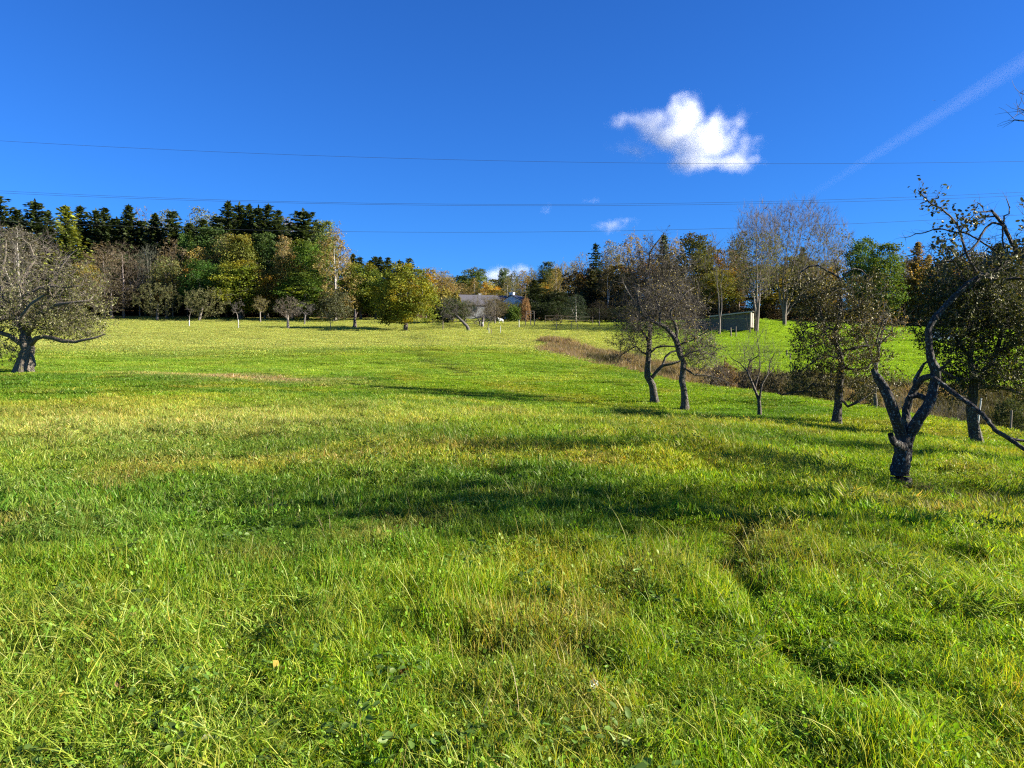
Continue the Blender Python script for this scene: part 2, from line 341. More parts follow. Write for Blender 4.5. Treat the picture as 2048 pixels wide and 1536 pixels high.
class Tree:
    """branches that reach out to targets from the nearest wood; radii by the pipe rule"""
    def __init__(s, rng, step=.35):
        s.rng = rng; s.step = step; s.pstep = step; s.p = []; s.par = []; s.rmin = []; s.gen = []
    def path(s, pts, rad, start=None, gen=0):
        """an explicit limb"""
        pts = [np.asarray(q, float) for q in pts]
        par = start
        if start is None and s.p: par = s.nearest(pts[0], 0)
        out = []
        for i in range(len(pts)):
            if i > 0:
                k = max(1, int(np.linalg.norm(pts[i] - pts[i - 1]) / s.pstep))
            else: k = 1
            for j in range(1, k + 1):
                t = j / k if i > 0 else 1
                a = pts[i - 1] if i > 0 else pts[0]
                q = a + (pts[i] - a) * t
                r = rad[i] if i == 0 else rad[i - 1] + (rad[i] - rad[i - 1]) * t
                if i > 0 and j < k: q = q + s.rng.normal(size=3) * s.pstep * .06
                s.p.append(q); s.par.append(-1 if par is None else par); s.rmin.append(r); s.gen.append(gen); par = len(s.p) - 1; out.append(par)
        return out
    def nearest(s, q, up=0.0, minz=-1e9):
        A = np.array(s.p); dd = A - q
        m = np.linalg.norm(dd, axis=1) + up * np.maximum(0, dd[:, 2] + .35 * np.hypot(dd[:, 0], dd[:, 1])) + (A[:, 2] < minz) * 1e3
        return int(np.argmin(m))
    def reach(s, targets, up=.8, arc=.15, jit=.25, minz=-1e9, gen=1):
        for q in targets:
            A = s.nearest(q, up, minz); a = s.p[A]; L = np.linalg.norm(q - a)
            if L < s.step * .6: continue
            c = (a + q) / 2 + np.array([0, 0, arc * L]) + s.rng.normal(size=3) * L * .08
            k = max(1, int(L / s.step)); par = A
            for j in range(1, k + 1):
                t = j / k; pt = (1 - t) ** 2 * a + 2 * t * (1 - t) * c + t * t * q + s.rng.normal(size=3) * s.step * jit * .5
                s.p.append(pt); s.par.append(par); s.rmin.append(0); s.gen.append(gen); par = len(s.p) - 1
    def finish(s, rtip=.006, e=2.4):
        nN = len(s.p); s.P = np.array(s.p); r = np.zeros(nN); kids = [[] for _ in range(nN)]
        for i in range(nN):
            if s.par[i] >= 0: kids[s.par[i]].append(i)
        acc = np.zeros(nN)
        for i in range(nN - 1, -1, -1):
            if acc[i] == 0: acc[i] = rtip ** e
            r[i] = s.rmin[i] if s.rmin[i] > 0 else acc[i] ** (1 / e)
            if s.par[i] >= 0: acc[s.par[i]] += acc[i]
        for i in range(nN):
            if s.par[i] >= 0 and s.rmin[i] == 0: r[i] = min(r[i], r[s.par[i]] * .85)
        s.r = r; s.kids = kids
        chains = []; stack = [(i, None) for i in range(nN) if s.par[i] < 0]
        while stack:
            i, pa = stack.pop()
            idx = [] if pa is None else [pa]
            rr = [] if pa is None else [min(r[pa] * .95, r[i] * 1.25)]
            while True:
                idx.append(i); rr.append(r[i])
                ks = kids[i]
                if not ks: break
                m = max(ks, key=lambda q: r[q])
                for q in ks:
                    if q != m: stack.append((q, i))
                i = m
            if len(idx) > 1: chains.append((s.P[idx], np.array(rr)))
        s.chains = chains
        return s
    def twigs(s, n_per, length, r=.004, rmax=.03, spread=.9, up=.2, kn=3, bend=.35):
        """short shoots off the thin wood; returns chains and points to hang leaves on"""
        ids = np.nonzero(s.r < rmax)[0]
        if len(ids) == 0: return [], np.zeros((0, 3)), np.zeros((0, 3))
        n_ = int(len(ids) * n_per); pick = s.rng.choice(ids, n_)
        pp = np.array([s.par[i] if s.par[i] >= 0 else i for i in pick])
        d0 = unit(s.P[pick] - s.P[pp]); d = unit(d0 + s.rng.normal(size=(n_, 3)) * spread + np.array([0, 0, up]))
        L = length * s.rng.uniform(.4, 1.2, n_); cur = s.P[pick]; pts = [cur]
        for k in range(kn):
            d = unit(d + s.rng.normal(size=(n_, 3)) * bend * .5 + np.array([0, 0, up * .3])); cur = cur + d * (L / kn)[:, None]; pts.append(cur)
        A = np.stack(pts, 1); rad = np.linspace(1, .35, kn + 1) * r
        ch = [(A[i], rad) for i in range(n_)]
        return ch, A[:, 1:].reshape(-1, 3), np.repeat(d, kn, axis=0)

def ell(rng, n_, c, rx, ry, rz, shell=.35, bottom=-1.0):
    v = unit(rng.normal(size=(n_ * 3, 3))); v = v[v[:, 2] > bottom][:n_]
    r = rng.uniform(shell, 1, len(v)) ** .6
    return np.asarray(c) + v * r[:, None] * np.array([rx, ry, rz])
def colvar(rng, n_, base, var=.25, alt=None, pa=0.0):
    c = np.array(base)[None] * (1 + rng.uniform(-var, var, (n_, 1))) * (1 + rng.uniform(-.08, .08, (n_, 3)))
    if alt is not None:
        m = rng.uniform(size=n_) < pa; c[m] = np.array(alt) * (1 + rng.uniform(-var, var, (m.sum(), 1)))
    return c
def wood(name, chains, m, rsplit=None, parent=None, sides=6, color=(.12, .1, .085, 1), rough=0, rng=None):
    V, Q = tubes(chains, sides, rough, rng); me = mesh_np(name, V, Q, mat=m, smooth=True)
    o = link(name, me, parent); o.color = color; return o

# ---------- prototypes for the far woods (unit: metres, base at origin)
PROTO = {}
def proto(key, wood_chains, wood_mat, leafV=None, h=1, wd=1, twigch=None, sides=5):
    V, Q = tubes(wood_chains, sides); tm = mesh_np('trunk', V, Q, mat=wood_mat, smooth=True)
    if leafV is not None:
        V, Q, c = leafV
        if twigch:
            V2, Q2 = tubes(twigch, 3); c2 = np.tile(np.array([[.5, .42, .36]]), (len(V2), 1)); Q = np.concatenate([Q, Q2 + len(V)]); V = np.concatenate([V, V2]); c = np.concatenate([c, c2])
        cm = mesh_np('crown', V, Q, col=c, mat=M_LEAF)
    else:
        V, Q = tubes(twigch, 3); cm = mesh_np('crown', V, Q, mat=M_TWIG)
    PROTO[key] = (tm, cm, h, wd)

def p_spruce(key, seed, h=24, R0=4.2, dens=1.0, low=.08, droop=.25):
    rng = np.random.default_rng(seed); ch = [(np.array([[0, 0, -1], [0, 0, h * .5], [0, 0, h]]), np.array([.32, .2, .02]))]
    pos = []; dr = []; sz = []; co = []
    z = h * low
    while z < h - .15:
        t = (z / h - low) / (1 - low); Lb = R0 * (1 - t) ** .6 * min(1, (1 - t) / .09) ** .5 * rng.uniform(.75, 1.2) + .18
        nb = int(5 + rng.integers(0, 3))
        a0 = rng.uniform(0, 6.28)
        for k in range(nb):
            a = a0 + k * 6.283 / nb + rng.uniform(-.3, .3); L = Lb * rng.uniform(.6, 1.2) * (1 + .25 * math.sin(2 * a + z * .5 + seed))
            m = max(3, int(L * 3.2 * dens)); s = np.linspace(.12, 1, m)
            rise = rng.uniform(-.1, .15) + .5 * t
            r = L * s; zz = z + L * (rise * s - droop * s * s * 1.5 + .30 * s ** 4)
            c = np.stack([np.cos(a) * r, np.sin(a) * r, zz], 1)
            if L > 1.5: ch.append((c[[0, m // 2, m - 1]], np.array([.05, .03, .01])))
            for side in (-1, 0, 1):
                off = side * (.18 + .32 * L / R0) * (1.1 - s) [:, None] * np.array([[-math.sin(a), math.cos(a), 0]])
                q = c + off + rng.normal(size=c.shape) * .08; q[:, 2] -= abs(side) * .12
                pos.append(q); dd = np.tile(np.array([math.cos(a + side * .7), math.sin(a + side * .7), -.1 + .25 * t]), (m, 1)); dr.append(dd)
                sz.append(np.full(m, .85) * rng.uniform(.7, 1.25, m)); co.append((np.array([[.85, .9, 1.]]) + sstep(.55, 1, s)[:, None] * np.array([[.75, .55, .1]])) * rng.uniform(.6, 1.3) * rng.uniform(.75, 1.25, (m, 1)))
        z += rng.uniform(.3, .62) + .25 * (1 - t)
    pos.append(np.array([[0, 0, h]])); dr.append(np.array([[0, 0, 3.]])); sz.append(np.array([1.0])); co.append(np.ones((1, 3)))
    pos = np.concatenate(pos); L = leaves(rng, pos, np.concatenate(sz), np.concatenate(co), dirs=np.concatenate(dr) * 2, aspect=.42, updir=.6)
    proto(key, ch, M_TWIG, L, h, 2 * R0)
def p_broad(key, seed, h=16, W=10, low=.08, lf=13000, ls=.34, lobes=34, wdens=170, shape=1.0, hollow=.5, alt=(1.4, 1.12, .6), pa=.12, clump=.7, lr=.17, inner=.25, alow=.0):
    rng = np.random.default_rng(seed); T = Tree(rng, .8)
    T.path([(0, 0, -1), (0, 0, h * .12), (rng.uniform(-.3, .3), 0, h * .35), (rng.uniform(-.4, .4), 0, h * .7)], [.34, .3, .22, .08])
    cz = h * (low + 1) / 2; rz = h * (1 - low) / 2
    def prof(zz):   # half width at height zz (0..1 of the crown)
        return np.sqrt(np.maximum(0.02, 1 - (2 * np.clip(zz, 0, 1) ** shape - 1) ** 2))
    cen = []
    tries = 0
    while len(cen) < lobes and tries < 4000:
        tries += 1; zz = rng.uniform(.07, .95); a = rng.uniform(0, 6.283); q = rng.uniform(.35, .86) if rng.uniform() < .8 else rng.uniform(0, .4)
        c = np.array([math.cos(a) * q * W / 2 * prof(zz), math.sin(a) * q * W / 2 * prof(zz), h * (low + (1 - low) * zz)])
        if all(np.linalg.norm(c - o) > W * lr * .85 for o in cen): cen.append(c)
    tg = [(c, rng.uniform(.75, 1.25) * W * lr) for c in cen]; lobes = len(tg)
    order = sorted(range(lobes), key=lambda i: np.linalg.norm(tg[i][0] - np.array([0, 0, h * .3])))
    T.reach([tg[i][0] for i in order], .5, .05, .3, minz=h * .08)
    sub = []
    for c, r in tg: sub += list(ell(rng, wdens // lobes + 2, c, r, r, r * .8, .5))
    T.reach(sub, .4, .03, .3, minz=h * .1); T.finish(.015, 2.3)
    per = lf // lobes; pos = []; col = []
    for c, r in tg:
        k = int(per * clump); tone = rng.uniform(.72, 1.25) * np.array([[rng.uniform(.85, 1.2), 1, 1]])
        if rng.uniform() < pa: tone = tone * np.array([alt])
        for j in range(5):   # small sprays round each bough
            v = unit(rng.normal(size=3) + np.array([0, 0, .25])); cc = c + v * r * rng.uniform(.55, 1.0)
            p1 = cc + rng.normal(size=(k // 5, 3)) * r * np.array([.30, .30, .17]); pos.append(p1); col.append(np.tile(tone * rng.uniform(.85, 1.15), (len(p1), 1)))
    k = int(lf * inner); p3 = ell(rng, k, (0, 0, cz), W / 2 * .9, W / 2 * .9, rz * .95, .3); p3[:, :2] *= (prof((p3[:, 2] / h - low) / (1 - low)) / np.maximum(.15, np.sqrt(np.maximum(.02, 1 - ((p3[:, 2] - cz) / rz) ** 2))))[:, None].clip(.5, 1.4)
    pos.append(p3); col.append(np.tile(np.array([[.9, .95, 1.]]), (len(p3), 1)))
    pos = np.concatenate(pos); col = np.concatenate(col) * rng.uniform(.7, 1.3, (len(pos), 1))
    m = rng.uniform(size=len(pos)) < pa * .6; col[m] *= np.array(alt)
    proto(key, T.chains, M_TWIG, leaves(rng, pos, ls * rng.uniform(.6, 1.25, len(pos)), col, updir=.5, aspect=.75), h, W)
def p_bare(key, seed, h=18, W=9, low=.2, nt_=520, stems=1, twl=1.1, fan=.25, leafn=0, rt=.018, trunkr=.3, tw=3.0):
    rng = np.random.default_rng(seed); T = Tree(rng, .7)
    for k in range(stems):
        a = rng.uniform(0, 6.28); q = (k > 0) * fan
        T.path([(q * .3 * math.cos(a), q * .3 * math.sin(a), -1 if k == 0 else .2), (q * 1.5 * math.cos(a), q * 1.5 * math.sin(a), h * .25), (q * 5 * math.cos(a), q * 5 * math.sin(a), h * .55), (q * 7 * math.cos(a), q * 7 * math.sin(a), h * .82)], [trunkr, trunkr * .75, trunkr * .45, trunkr * .15], start=None if k == 0 else 0)
    cz = h * (1 + low) / 2; rz = h * (1 - low) / 2
    tg = ell(rng, nt_, (0, 0, cz), W / 2, W / 2, rz, .25); tg = tg[np.argsort(tg[:, 2] + np.hypot(tg[:, 0], tg[:, 1]) * .8)]
    T.reach(tg, 1.1, -.04, .25, minz=h * .08); T.finish(rt, 2.35)
    tc, tp, td = T.twigs(tw, twl, rt * .75, .09, .55, .35)
    lf = None
    if leafn:
        pk = rng.choice(len(tp), leafn); col = rng.uniform(.7, 1.3, (leafn, 1)) * np.array([[1., 1., 1.]])
        lf = leaves(rng, tp[pk] + rng.normal(size=(leafn, 3)) * .12, .26 * rng.uniform(.6, 1.2, leafn), col, aspect=.8)
    proto(key, T.chains, M_TWIG, lf, h, W, tc)
def p_birch(key, seed, h=17, W=7, lf=9000, droop=.9, ls=.2):
    rng = np.random.default_rng(seed); T = Tree(rng, .6)
    T.path([(0, 0, -1), (.1, 0, h * .35), (0, .1, h * .7), (.15, 0, h * .98)], [.2, .16, .09, .02])
    T.path([(.1, 0, h * .2), (.9, .2, h * .4), (1.6, .2, h * .62)], [.1, .07, .02])
    T.path([(.1, 0, h * .4), (.5, -.4, h * .6), (.7, -.5, h * .85)], [.08, .05, .02])
    k = 170; z = rng.uniform(.14, .97, k); a = rng.uniform(0, 6.28, k); prof = np.sin(np.clip(z, 0, 1) ** .75 * math.pi) ** .7; r = W / 2 * prof * rng.uniform(.45, 1, k)
    tg = np.stack([np.cos(a) * r, np.sin(a) * r, z * h], 1); tg = tg[np.argsort(r)]
    T.reach(tg, 1.0, .05, .2, minz=h * .12); T.finish(.012, 2.3)
    tc, tp, td = T.twigs(4.0, 1.5, .008, .05, .5, -droop, 4, .3)
    pk = rng.choice(len(tp), lf); col = rng.uniform(.7, 1.3, (lf, 1)) * np.array([[1., 1., 1.]])
    proto(key, T.chains, M_BIRCH, leaves(rng, tp[pk] + rng.normal(size=(lf, 3)) * .1, ls * rng.uniform(.6, 1.2, lf), col, aspect=.8), h, W, tc)
def p_bush(key, seed, h=3, W=4, lf=5000, ls=.16, upr=0.0, twn=3.):
    rng = np.random.default_rng(seed); T = Tree(rng, .35)
    T.path([(0, 0, -.4), (0, 0, h * .15)], [.07, .06])
    tg = ell(rng, 260, (0, 0, h * .48), W / 2, W / 2, h * .5, .2); tg = tg[tg[:, 2] > .1]; tg = tg[np.argsort(np.linalg.norm(tg, axis=1))]
    T.reach(tg, .8, .1, .3); T.finish(.008, 2.3)
    tc, tp, td = T.twigs(twn, .5, .006, .03, .7, .3 + upr)
    if lf:
        pk = rng.choice(len(tp), lf); col = rng.uniform(.65, 1.3, (lf, 1)) * np.array([[1., 1., 1.]])
        L = leaves(rng, tp[pk] + rng.normal(size=(lf, 3)) * .08, ls * rng.uniform(.6, 1.2, lf), col, aspect=.7)
        proto(key, T.chains, M_TWIG, L, h, W, tc)
    else: proto(key, T.chains, M_TWIG, None, h, W, tc)

p_spruce('spruceA', 1, 24, 4.6); p_spruce('spruceB', 2, 19, 5.0, 1.0, .05, .3); p_spruce('spruceC', 3, 20, 3.6, 1.0, .1, .15)
p_spruce('larch', 4, 20, 4.0, .8, .04, .05)
p_spruce('pine', 44, 20, 3.2, .75, .5, .35)
p_broad('broadA', 5); p_broad('broadB', 6, 17, 9, .05, 13000, .36, 36, 200, .85); p_broad('broadC', 7, 14, 10, .06, 11000, .36, 30, 150, 1.0, .4, (1.5, 1.02, .55), .3)
p_broad('round', 58, 10, 10.4, .1, 24000, .25, 70, 260, .72, .5, (1.4, 1.1, .6), .2, .8, .105, .16)
p_broad('open', 8, 16, 8, .2, 6500, .30, 34, 320, 1.0, .3, (1.3, .9, .6), .2, .45, .15, .5)
p_bare('bareA', 9, 16, 9, .2, 520, 1, rt=.012, tw=5, trunkr=.24); p_bare('bareB', 10, 20, 7, .25, 560, 2, 1.2, .12, rt=.012, tw=5, trunkr=.22)
p_bare('sparse', 11, 17, 7.5, .15, 480, 1, 1.0, .2, 3600, rt=.012, tw=5, trunkr=.22)
p_birch('birch', 12); p_birch('birchB', 13, 15, 5.5, 5000)
p_bush('bush', 14); p_bush('twiggy', 15, 3, 3.4, 0, .1, .3, 5); p_bush('bushB', 16, 2.6, 3.6, 7000, .2)

def put(kind, px, d, top, wpx, col, name, label, cat='tree', group=None, wcol=(.10, .085, .07, 1), rz=None, basepy=None, dx=0.0, sink=0.0):
    tm, cm, h, wd = PROTO[kind]
    g = G(px, d, dx); zt = P(px, top, d)[2]
    s = max(.5, zt - g[2] + sink) / h; sw = (wpx * d / F) / wd
    r = root(name, (g[0], g[1], g[2] - sink), label, cat, group)
    r.scale = (sw, sw, s); r.rotation_euler[2] = random.Random(int(px * 7 + d * 13 + top)).uniform(0, 6.28) if rz is None else rz
    a = link('trunk', tm, r); a.color = wcol
    b = link('crown', cm, r); b.color = tuple(col) + (1,)
    return r

GRN = (.06, .10, .018); DGR = (.028, .05, .014); YGR = (.16, .19, .025); YEL = (.28, .24, .03); ORA = (.22, .15, .045); OCH = (.27, .19, .075)
BRN = (.16, .11, .065); SPR = (.030, .048, .018); OLV = (.10, .105, .03); GRY = (.16, .14, .12); RED = (.17, .105, .085); LIM = (.15, .21, .02)
# ------------------------------------------------------------------ ground sheet
def build_ground():
    rr = [0.25]
    while rr[-1] < 620: rr.append(rr[-1] * (1.0115 if rr[-1] < 200 else 1.03))
    rr = np.array(rr)
    aa = np.concatenate([np.arange(-52, 52, .22), np.arange(52, 308, 4.0)]); aa = np.radians(aa)
    Rr, Aa = np.meshgrid(rr, aa, indexing='ij'); X = Rr * np.sin(Aa); Y = Rr * np.cos(Aa); Z = H(X.ravel(), Y.ravel())
    V = np.stack([X.ravel(), Y.ravel(), Z], 1); col = gcol(X.ravel(), Y.ravel())
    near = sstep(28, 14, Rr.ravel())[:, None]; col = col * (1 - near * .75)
    nr, na = len(rr), len(aa); i = np.arange(nr - 1)[:, None] * na; j = np.arange(na)[None]; j2 = (j + 1) % na
    Q = np.stack([i + j, i + na + j, i + na + j2, i + j2], -1).reshape(-1, 4)
    c = len(V); V = np.vstack([V, [[0, 0, h1(0, 0)]]]); col = np.vstack([col, col[:1]])
    Tt = np.stack([np.full(na, c), np.arange(na), (np.arange(na) + 1) % na], 1)
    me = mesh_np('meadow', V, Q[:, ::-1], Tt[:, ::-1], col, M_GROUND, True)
    return tag(link('meadow', me), 'rising green meadow', None, None, 'structure')
build_ground()

# ------------------------------------------------------------------ far woods
# (kind, px, distance, top row, width px, colour, name, label, group)
WOOD = [
 # left wood, back row of dark spruces
 ('spruceA', -60, 172, 400, 85, SPR, 'spruce_tree', 'dark spruce cut by the left edge of the photo', 1),
 ('spruceB', 3, 178, 388, 90, SPR, 'spruce_tree', 'tall dark spruce at the left edge, above the big old apple tree', 1),
 ('spruceA', 42, 186, 420, 70, SPR, 'spruce_tree', 'lower dark spruce just right of the one at the left edge', 1),
 ('spruceB', 78, 180, 401, 84, SPR, 'spruce_tree', 'broad pointed spruce above the left part of the old apple tree', 1),
 ('spruceA', 103, 188, 424, 62, SPR, 'spruce_tree', 'dark spruce tucked behind the yellow green conifer on its left', 1),
 ('spruceA', 168, 184, 413, 66, SPR, 'spruce_tree', 'dark spruce just right of the yellow green conifer', 1),
 ('spruceC', 199, 190, 419, 50, SPR, 'spruce_tree', 'narrow pale topped spruce, left one of a close pair', 1),
 ('spruceA', 217, 183, 416, 64, SPR, 'spruce_tree', 'dark spruce with light green lower boughs, right one of a close pair', 1),
 ('spruceC', 240, 192, 436, 50, SPR, 'spruce_tree', 'shorter spruce left of the slim pointed spruce', 1),
 ('spruceA', 264, 184, 411, 66, SPR, 'spruce_tree', 'slim spruce with a sharp leader, left of the pinkish bare crown', 1),
 ('spruceB', 292, 187, 440, 68, SPR, 'spruce_tree', 'low dark spruce in front of the pinkish bare crown', 1),
 ('spruceA', 316, 184, 428, 58, SPR, 'spruce_tree', 'dark spruce between the pinkish and the grey green bare crowns', 1),
 ('spruceB', 352, 184, 420, 70, SPR, 'spruce_tree', 'dark spruce standing in front of the grey green bare crown', 1),
 ('spruceA', 383, 192, 447, 60, SPR, 'spruce_tree', 'low dark spruce in the dip of the skyline', 1),
 ('spruceA', 412, 186, 440, 70, SPR, 'spruce_tree', 'dark spruce below the pale bare crown', 1),
 ('spruceB', 437, 188, 430, 62, SPR, 'spruce_tree', 'dark spruce right of the pale bare crown', 1),
 ('spruceA', 461, 178, 404, 64, SPR, 'spruce_tree', 'highest spruce of the skyline, with a thin spiky top', 1),
 ('spruceB', 484, 181, 407, 80, SPR, 'spruce_tree', 'broad topped spruce next to the highest spiky one', 1),
 ('spruceA', 503, 186, 410, 60, SPR, 'spruce_tree', 'spruce closing the right side of the highest group', 1),
 ('spruceB', 522, 182, 413, 72, SPR, 'spruce_tree', 'blunt topped spruce after the gap in the skyline', 1),
 ('spruceA', 541, 179, 410, 66, SPR, 'spruce_tree', 'spruce with a pointed top right of the blunt topped one', 1),
 ('spruceA', 561, 182, 421, 58, SPR, 'spruce_tree', 'slender spruce with outstretched upper boughs', 1),
 ('spruceB', 583, 186, 447, 60, SPR, 'spruce_tree', 'lower spruce filling the gap before the broad end spruce', 1),
 ('spruceB', 610, 176, 420, 108, SPR, 'spruce_tree', 'broad conical spruce standing last before the ochre birch', 1),
 ('spruceA', 636, 184, 446, 66, SPR, 'spruce_tree', 'dark spruce half hidden behind the ochre birch', 1),
 ('sparse', 290, 200, 419, 62, (.22, .15, .12), 'bare_tree', 'pinkish bare round crown rising over the left spruces', 1),
 ('open', 335, 196, 416, 62, (.15, .17, .10), 'bare_tree', 'grey green thin crown rising over the left spruces', 1),
 ('open', 410, 198, 412, 80, (.15, .17, .10), 'bare_tree', 'pale thin crown in the middle of the spruce skyline', 1),
 ('open', 575, 196, 430, 50, (.18, .16, .13), 'bare_tree', 'small pale bare crown showing between two spruces', 1),
 # left wood, front row
 ('birch', 44, 150, 452, 110, (.15, .14, .10), 'bare_birch', 'bare pale stemmed birch behind the upper left of the old apple tree', 1),
 ('sparse', 100, 160, 470, 100, (.17, .14, .11), 'bare_tree', 'grey leafless tree with white stems behind the old apple tree', 1),
 ('larch', 140, 160, 414, 88, (.13, .16, .028), 'larch_tree', 'yellow green soft conifer rising behind the old apple tree', 1),
 ('broadA', 172, 152, 528, 56, (.22, .20, .03), 'leafy_tree', 'small yellow leafed tree at the foot of the yellow green conifer', 1),
 ('sparse', 212, 158, 487, 80, RED, 'bare_tree', 'reddish bare tree with an orange tip, left of its larger twin', 1),
 ('bareA', 250, 152, 483, 92, RED, 'bare_tree', 'large reddish bare tree with pale limbs at the wood edge', 1),
 ('sparse', 226, 148, 560, 90, (.13, .11, .07), 'bare_tree', 'low brown twiggy tree under the reddish bare tree', 1),
 ('bareB', 305, 156, 485, 44, (.10, .11, .07), 'bare_tree', 'narrow greenish bare tree with a vase shaped crown', 1),
 ('sparse', 282, 160, 520, 52, (.15, .08, .07), 'bare_tree', 'dull red thin crown beside two white trunks', 1),
 ('sparse', 348, 158, 478, 56, RED, 'bare_tree', 'reddish brown fan of bare branches above the olive tree', 1),
 ('open', 336, 152, 510, 66, (.13, .14, .045), 'leafy_tree', 'olive half leafless tree left of the lush green tree', 1),
 ('broadA', 377, 162, 466, 32, (.05, .115, .02), 'leafy_tree', 'narrow bright green column in front of the spruces', 1),
 ('broadB', 420, 163, 456, 74, (.045, .085, .018), 'leafy_tree', 'dark green broad tree under the pale bare crown', 1),
 ('open', 402, 157, 491, 54, (.30, .19, .05), 'leafy_tree', 'small orange brown crown above the lush green tree', 1),
 ('broadA', 404, 151, 520, 72, (.045, .105, .018), 'leafy_tree', 'lush green round tree right of the olive tree', 1),
 ('open', 455, 160, 464, 54, (.17, .16, .05), 'leafy_tree', 'thinly leafed ochre tree left of the yellow tipped tree', 1),
 ('broadB', 488, 157, 470, 70, (.16, .17, .03), 'leafy_tree', 'green tree with a golden yellow top', 1),
 ('broadA', 482, 150, 524, 96, (.15, .19, .022), 'leafy_tree', 'bright yellow green tree, the brightest at the wood edge', 1),
 ('broadC', 531, 151, 541, 56, (.17, .15, .035), 'leafy_tree', 'small tree turning orange on its lower right', 1),
 ('broadB', 536, 160, 467, 72, (.045, .085, .018), 'leafy_tree', 'dark green tree left of the brown dome shaped crown', 1),
 ('open', 573, 158, 468, 46, (.27, .17, .08), 'leafy_tree', 'brown dome shaped thin crown with pale limbs', 1),
 ('broadC', 586, 152, 514, 66, (.14, .14, .035), 'leafy_tree', 'dull yellow tree below the brown dome', 1),
 ('broadA', 616, 153, 482, 80, (.085, .15, .02), 'leafy_tree', 'tall fresh green tree left of the ochre birch', 1),
 ('broadB', 612, 147, 545, 90, (.085, .14, .02), 'leafy_tree', 'low spreading green tree at the foot of the fresh green one', 1),
 ('broadB', 653, 168, 443, 56, (.13, .17, .04), 'leafy_tree', 'light green crown showing behind the top of the birch', 1),
 ('birch', 672, 148, 455, 80, (.30, .19, .075), 'birch_tree', 'tall ochre birch with white stems at the end of the spruces', 1),
 ('birchB', 692, 152, 500, 46, (.30, .19, .07), 'birch_tree', 'lower golden birch leaning out right of the tall ochre one', 1),
 ('bush', 668, 145, 585, 66, (.09, .10, .05), 'shrub', 'grey green scrub at the foot of the ochre birch', 1),
 ('broadA', 722, 152, 526, 74, (.12, .16, .022), 'leafy_tree', 'yellow green tree between the birch and the lone round tree', 1),
 ('broadB', 752, 152, 546, 56, (.07, .12, .02), 'leafy_tree', 'green tree right behind the left side of the lone round tree', 1),
 ('spruceA', 708, 205, 508, 40, SPR, 'spruce_tree', 'small dark spruce right of the birch', 1),
 ('spruceB', 722, 208, 513, 34, SPR, 'spruce_tree', 'second small spruce right of the birch', 1),
 ('spruceA', 742, 215, 521, 34, SPR, 'spruce_tree', 'left end of the row of spruce tips above the lone round tree', 1),
 ('spruceC', 752, 215, 512, 34, SPR, 'spruce_tree', 'pointed spruce tip, second from the left above the lone round tree', 1),
 ('spruceA', 762, 212, 514, 36, SPR, 'spruce_tree', 'spruce tip left of the gap above the lone round tree', 1),
 ('spruceA', 778, 214, 515, 40, SPR, 'spruce_tree', 'broad spruce tip in the middle above the lone round tree', 1),
 ('spruceC', 800, 214, 521, 32, SPR, 'spruce_tree', 'small spruce tip right of the middle above the lone round tree', 1),
 ('spruceB', 820, 214, 515, 40, SPR, 'spruce_tree', 'last spruce tip on the right above the lone round tree', 1),
 ('broadC', 852, 150, 540, 50, (.22, .19, .03), 'leafy_tree', 'yellow tree showing at the right shoulder of the lone round tree', 1),
 ('birchB', 868, 165, 536, 50, (.33, .20, .05), 'leafy_tree', 'orange topped tree right behind the lone round tree', 1),
 ('open', 890, 160, 541, 52, (.27, .18, .08), 'leafy_tree', 'thin peach coloured tree right of the lone round tree', 1),
 ('bushB', 888, 140, 580, 56, (.22, .19, .04), 'shrub', 'yellow shrub right of the lone round tree', 1),
 # hillside behind the houses
 ('broadA', 948, 235, 537, 62, (.09, .13, .025), 'leafy_tree', 'rounded green tree above the grey roof', 2),
 ('broadB', 924, 240, 552, 50, (.05, .08, .022), 'leafy_tree', 'dark green shoulder left of the rounded green tree', 2),
 ('birchB', 950, 215, 556, 28, (.33, .19, .07), 'birch_tree', 'slim orange birch above the ridge of the grey roof', 2),
 ('broadC', 973, 215, 565, 38, (.33, .24, .03), 'leafy_tree', 'golden yellow tree above the right end of the grey roof', 2),
 ('open', 920, 220, 566, 60, (.22, .16, .08), 'leafy_tree', 'brownish thin tree above the left end of the grey roof', 2),
 ('broadA', 1009, 245, 536, 28, (.07, .12, .04), 'leafy_tree', 'pointed green tree beside the white cloud', 2),
 ('birchB', 1014, 220, 552, 30, (.18, .17, .06), 'birch_tree', 'white stemmed birch left of the chimney', 2),
 ('birch', 1028, 240, 541, 32, (.16, .16, .05), 'birch_tree', 'olive birch behind the chimney', 2),
 ('open', 1046, 245, 539, 34, (.26, .17, .07), 'leafy_tree', 'brown topped tree right above the chimney', 2),
 ('birch', 1064, 248, 536, 34, (.22, .19, .05), 'birch_tree', 'yellowish birch on the hillside, right of the brown topped tree', 2),
 ('birchB', 1078, 250, 533, 30, (.14, .15, .05), 'birch_tree', 'greenish birch left of the dark round crown', 2),
 ('broadB', 1094, 250, 524, 34, (.055, .08, .025), 'leafy_tree', 'dark round crown on the hillside', 2),
 ('birch', 1112, 245, 528, 34, (.33, .21, .05), 'birch_tree', 'orange yellow birch right of the dark round crown', 2),
 ('birch', 1128, 240, 523, 34, (.26, .21, .05), 'birch_tree', 'tall yellow birch next to the orange yellow one', 2),
 ('birchB', 1143, 235, 522, 30, (.20, .19, .05), 'birch_tree', 'yellow green birch left of the brownish tall trees', 2),
 ('broadC', 1085, 210, 568, 44, (.20, .18, .035), 'leafy_tree', 'yellow green tree right of the white gable', 2),
 ('birchB', 1050, 205, 575, 36, (.20, .18, .05), 'birch_tree', 'low yellowish birch behind the white gable', 2),
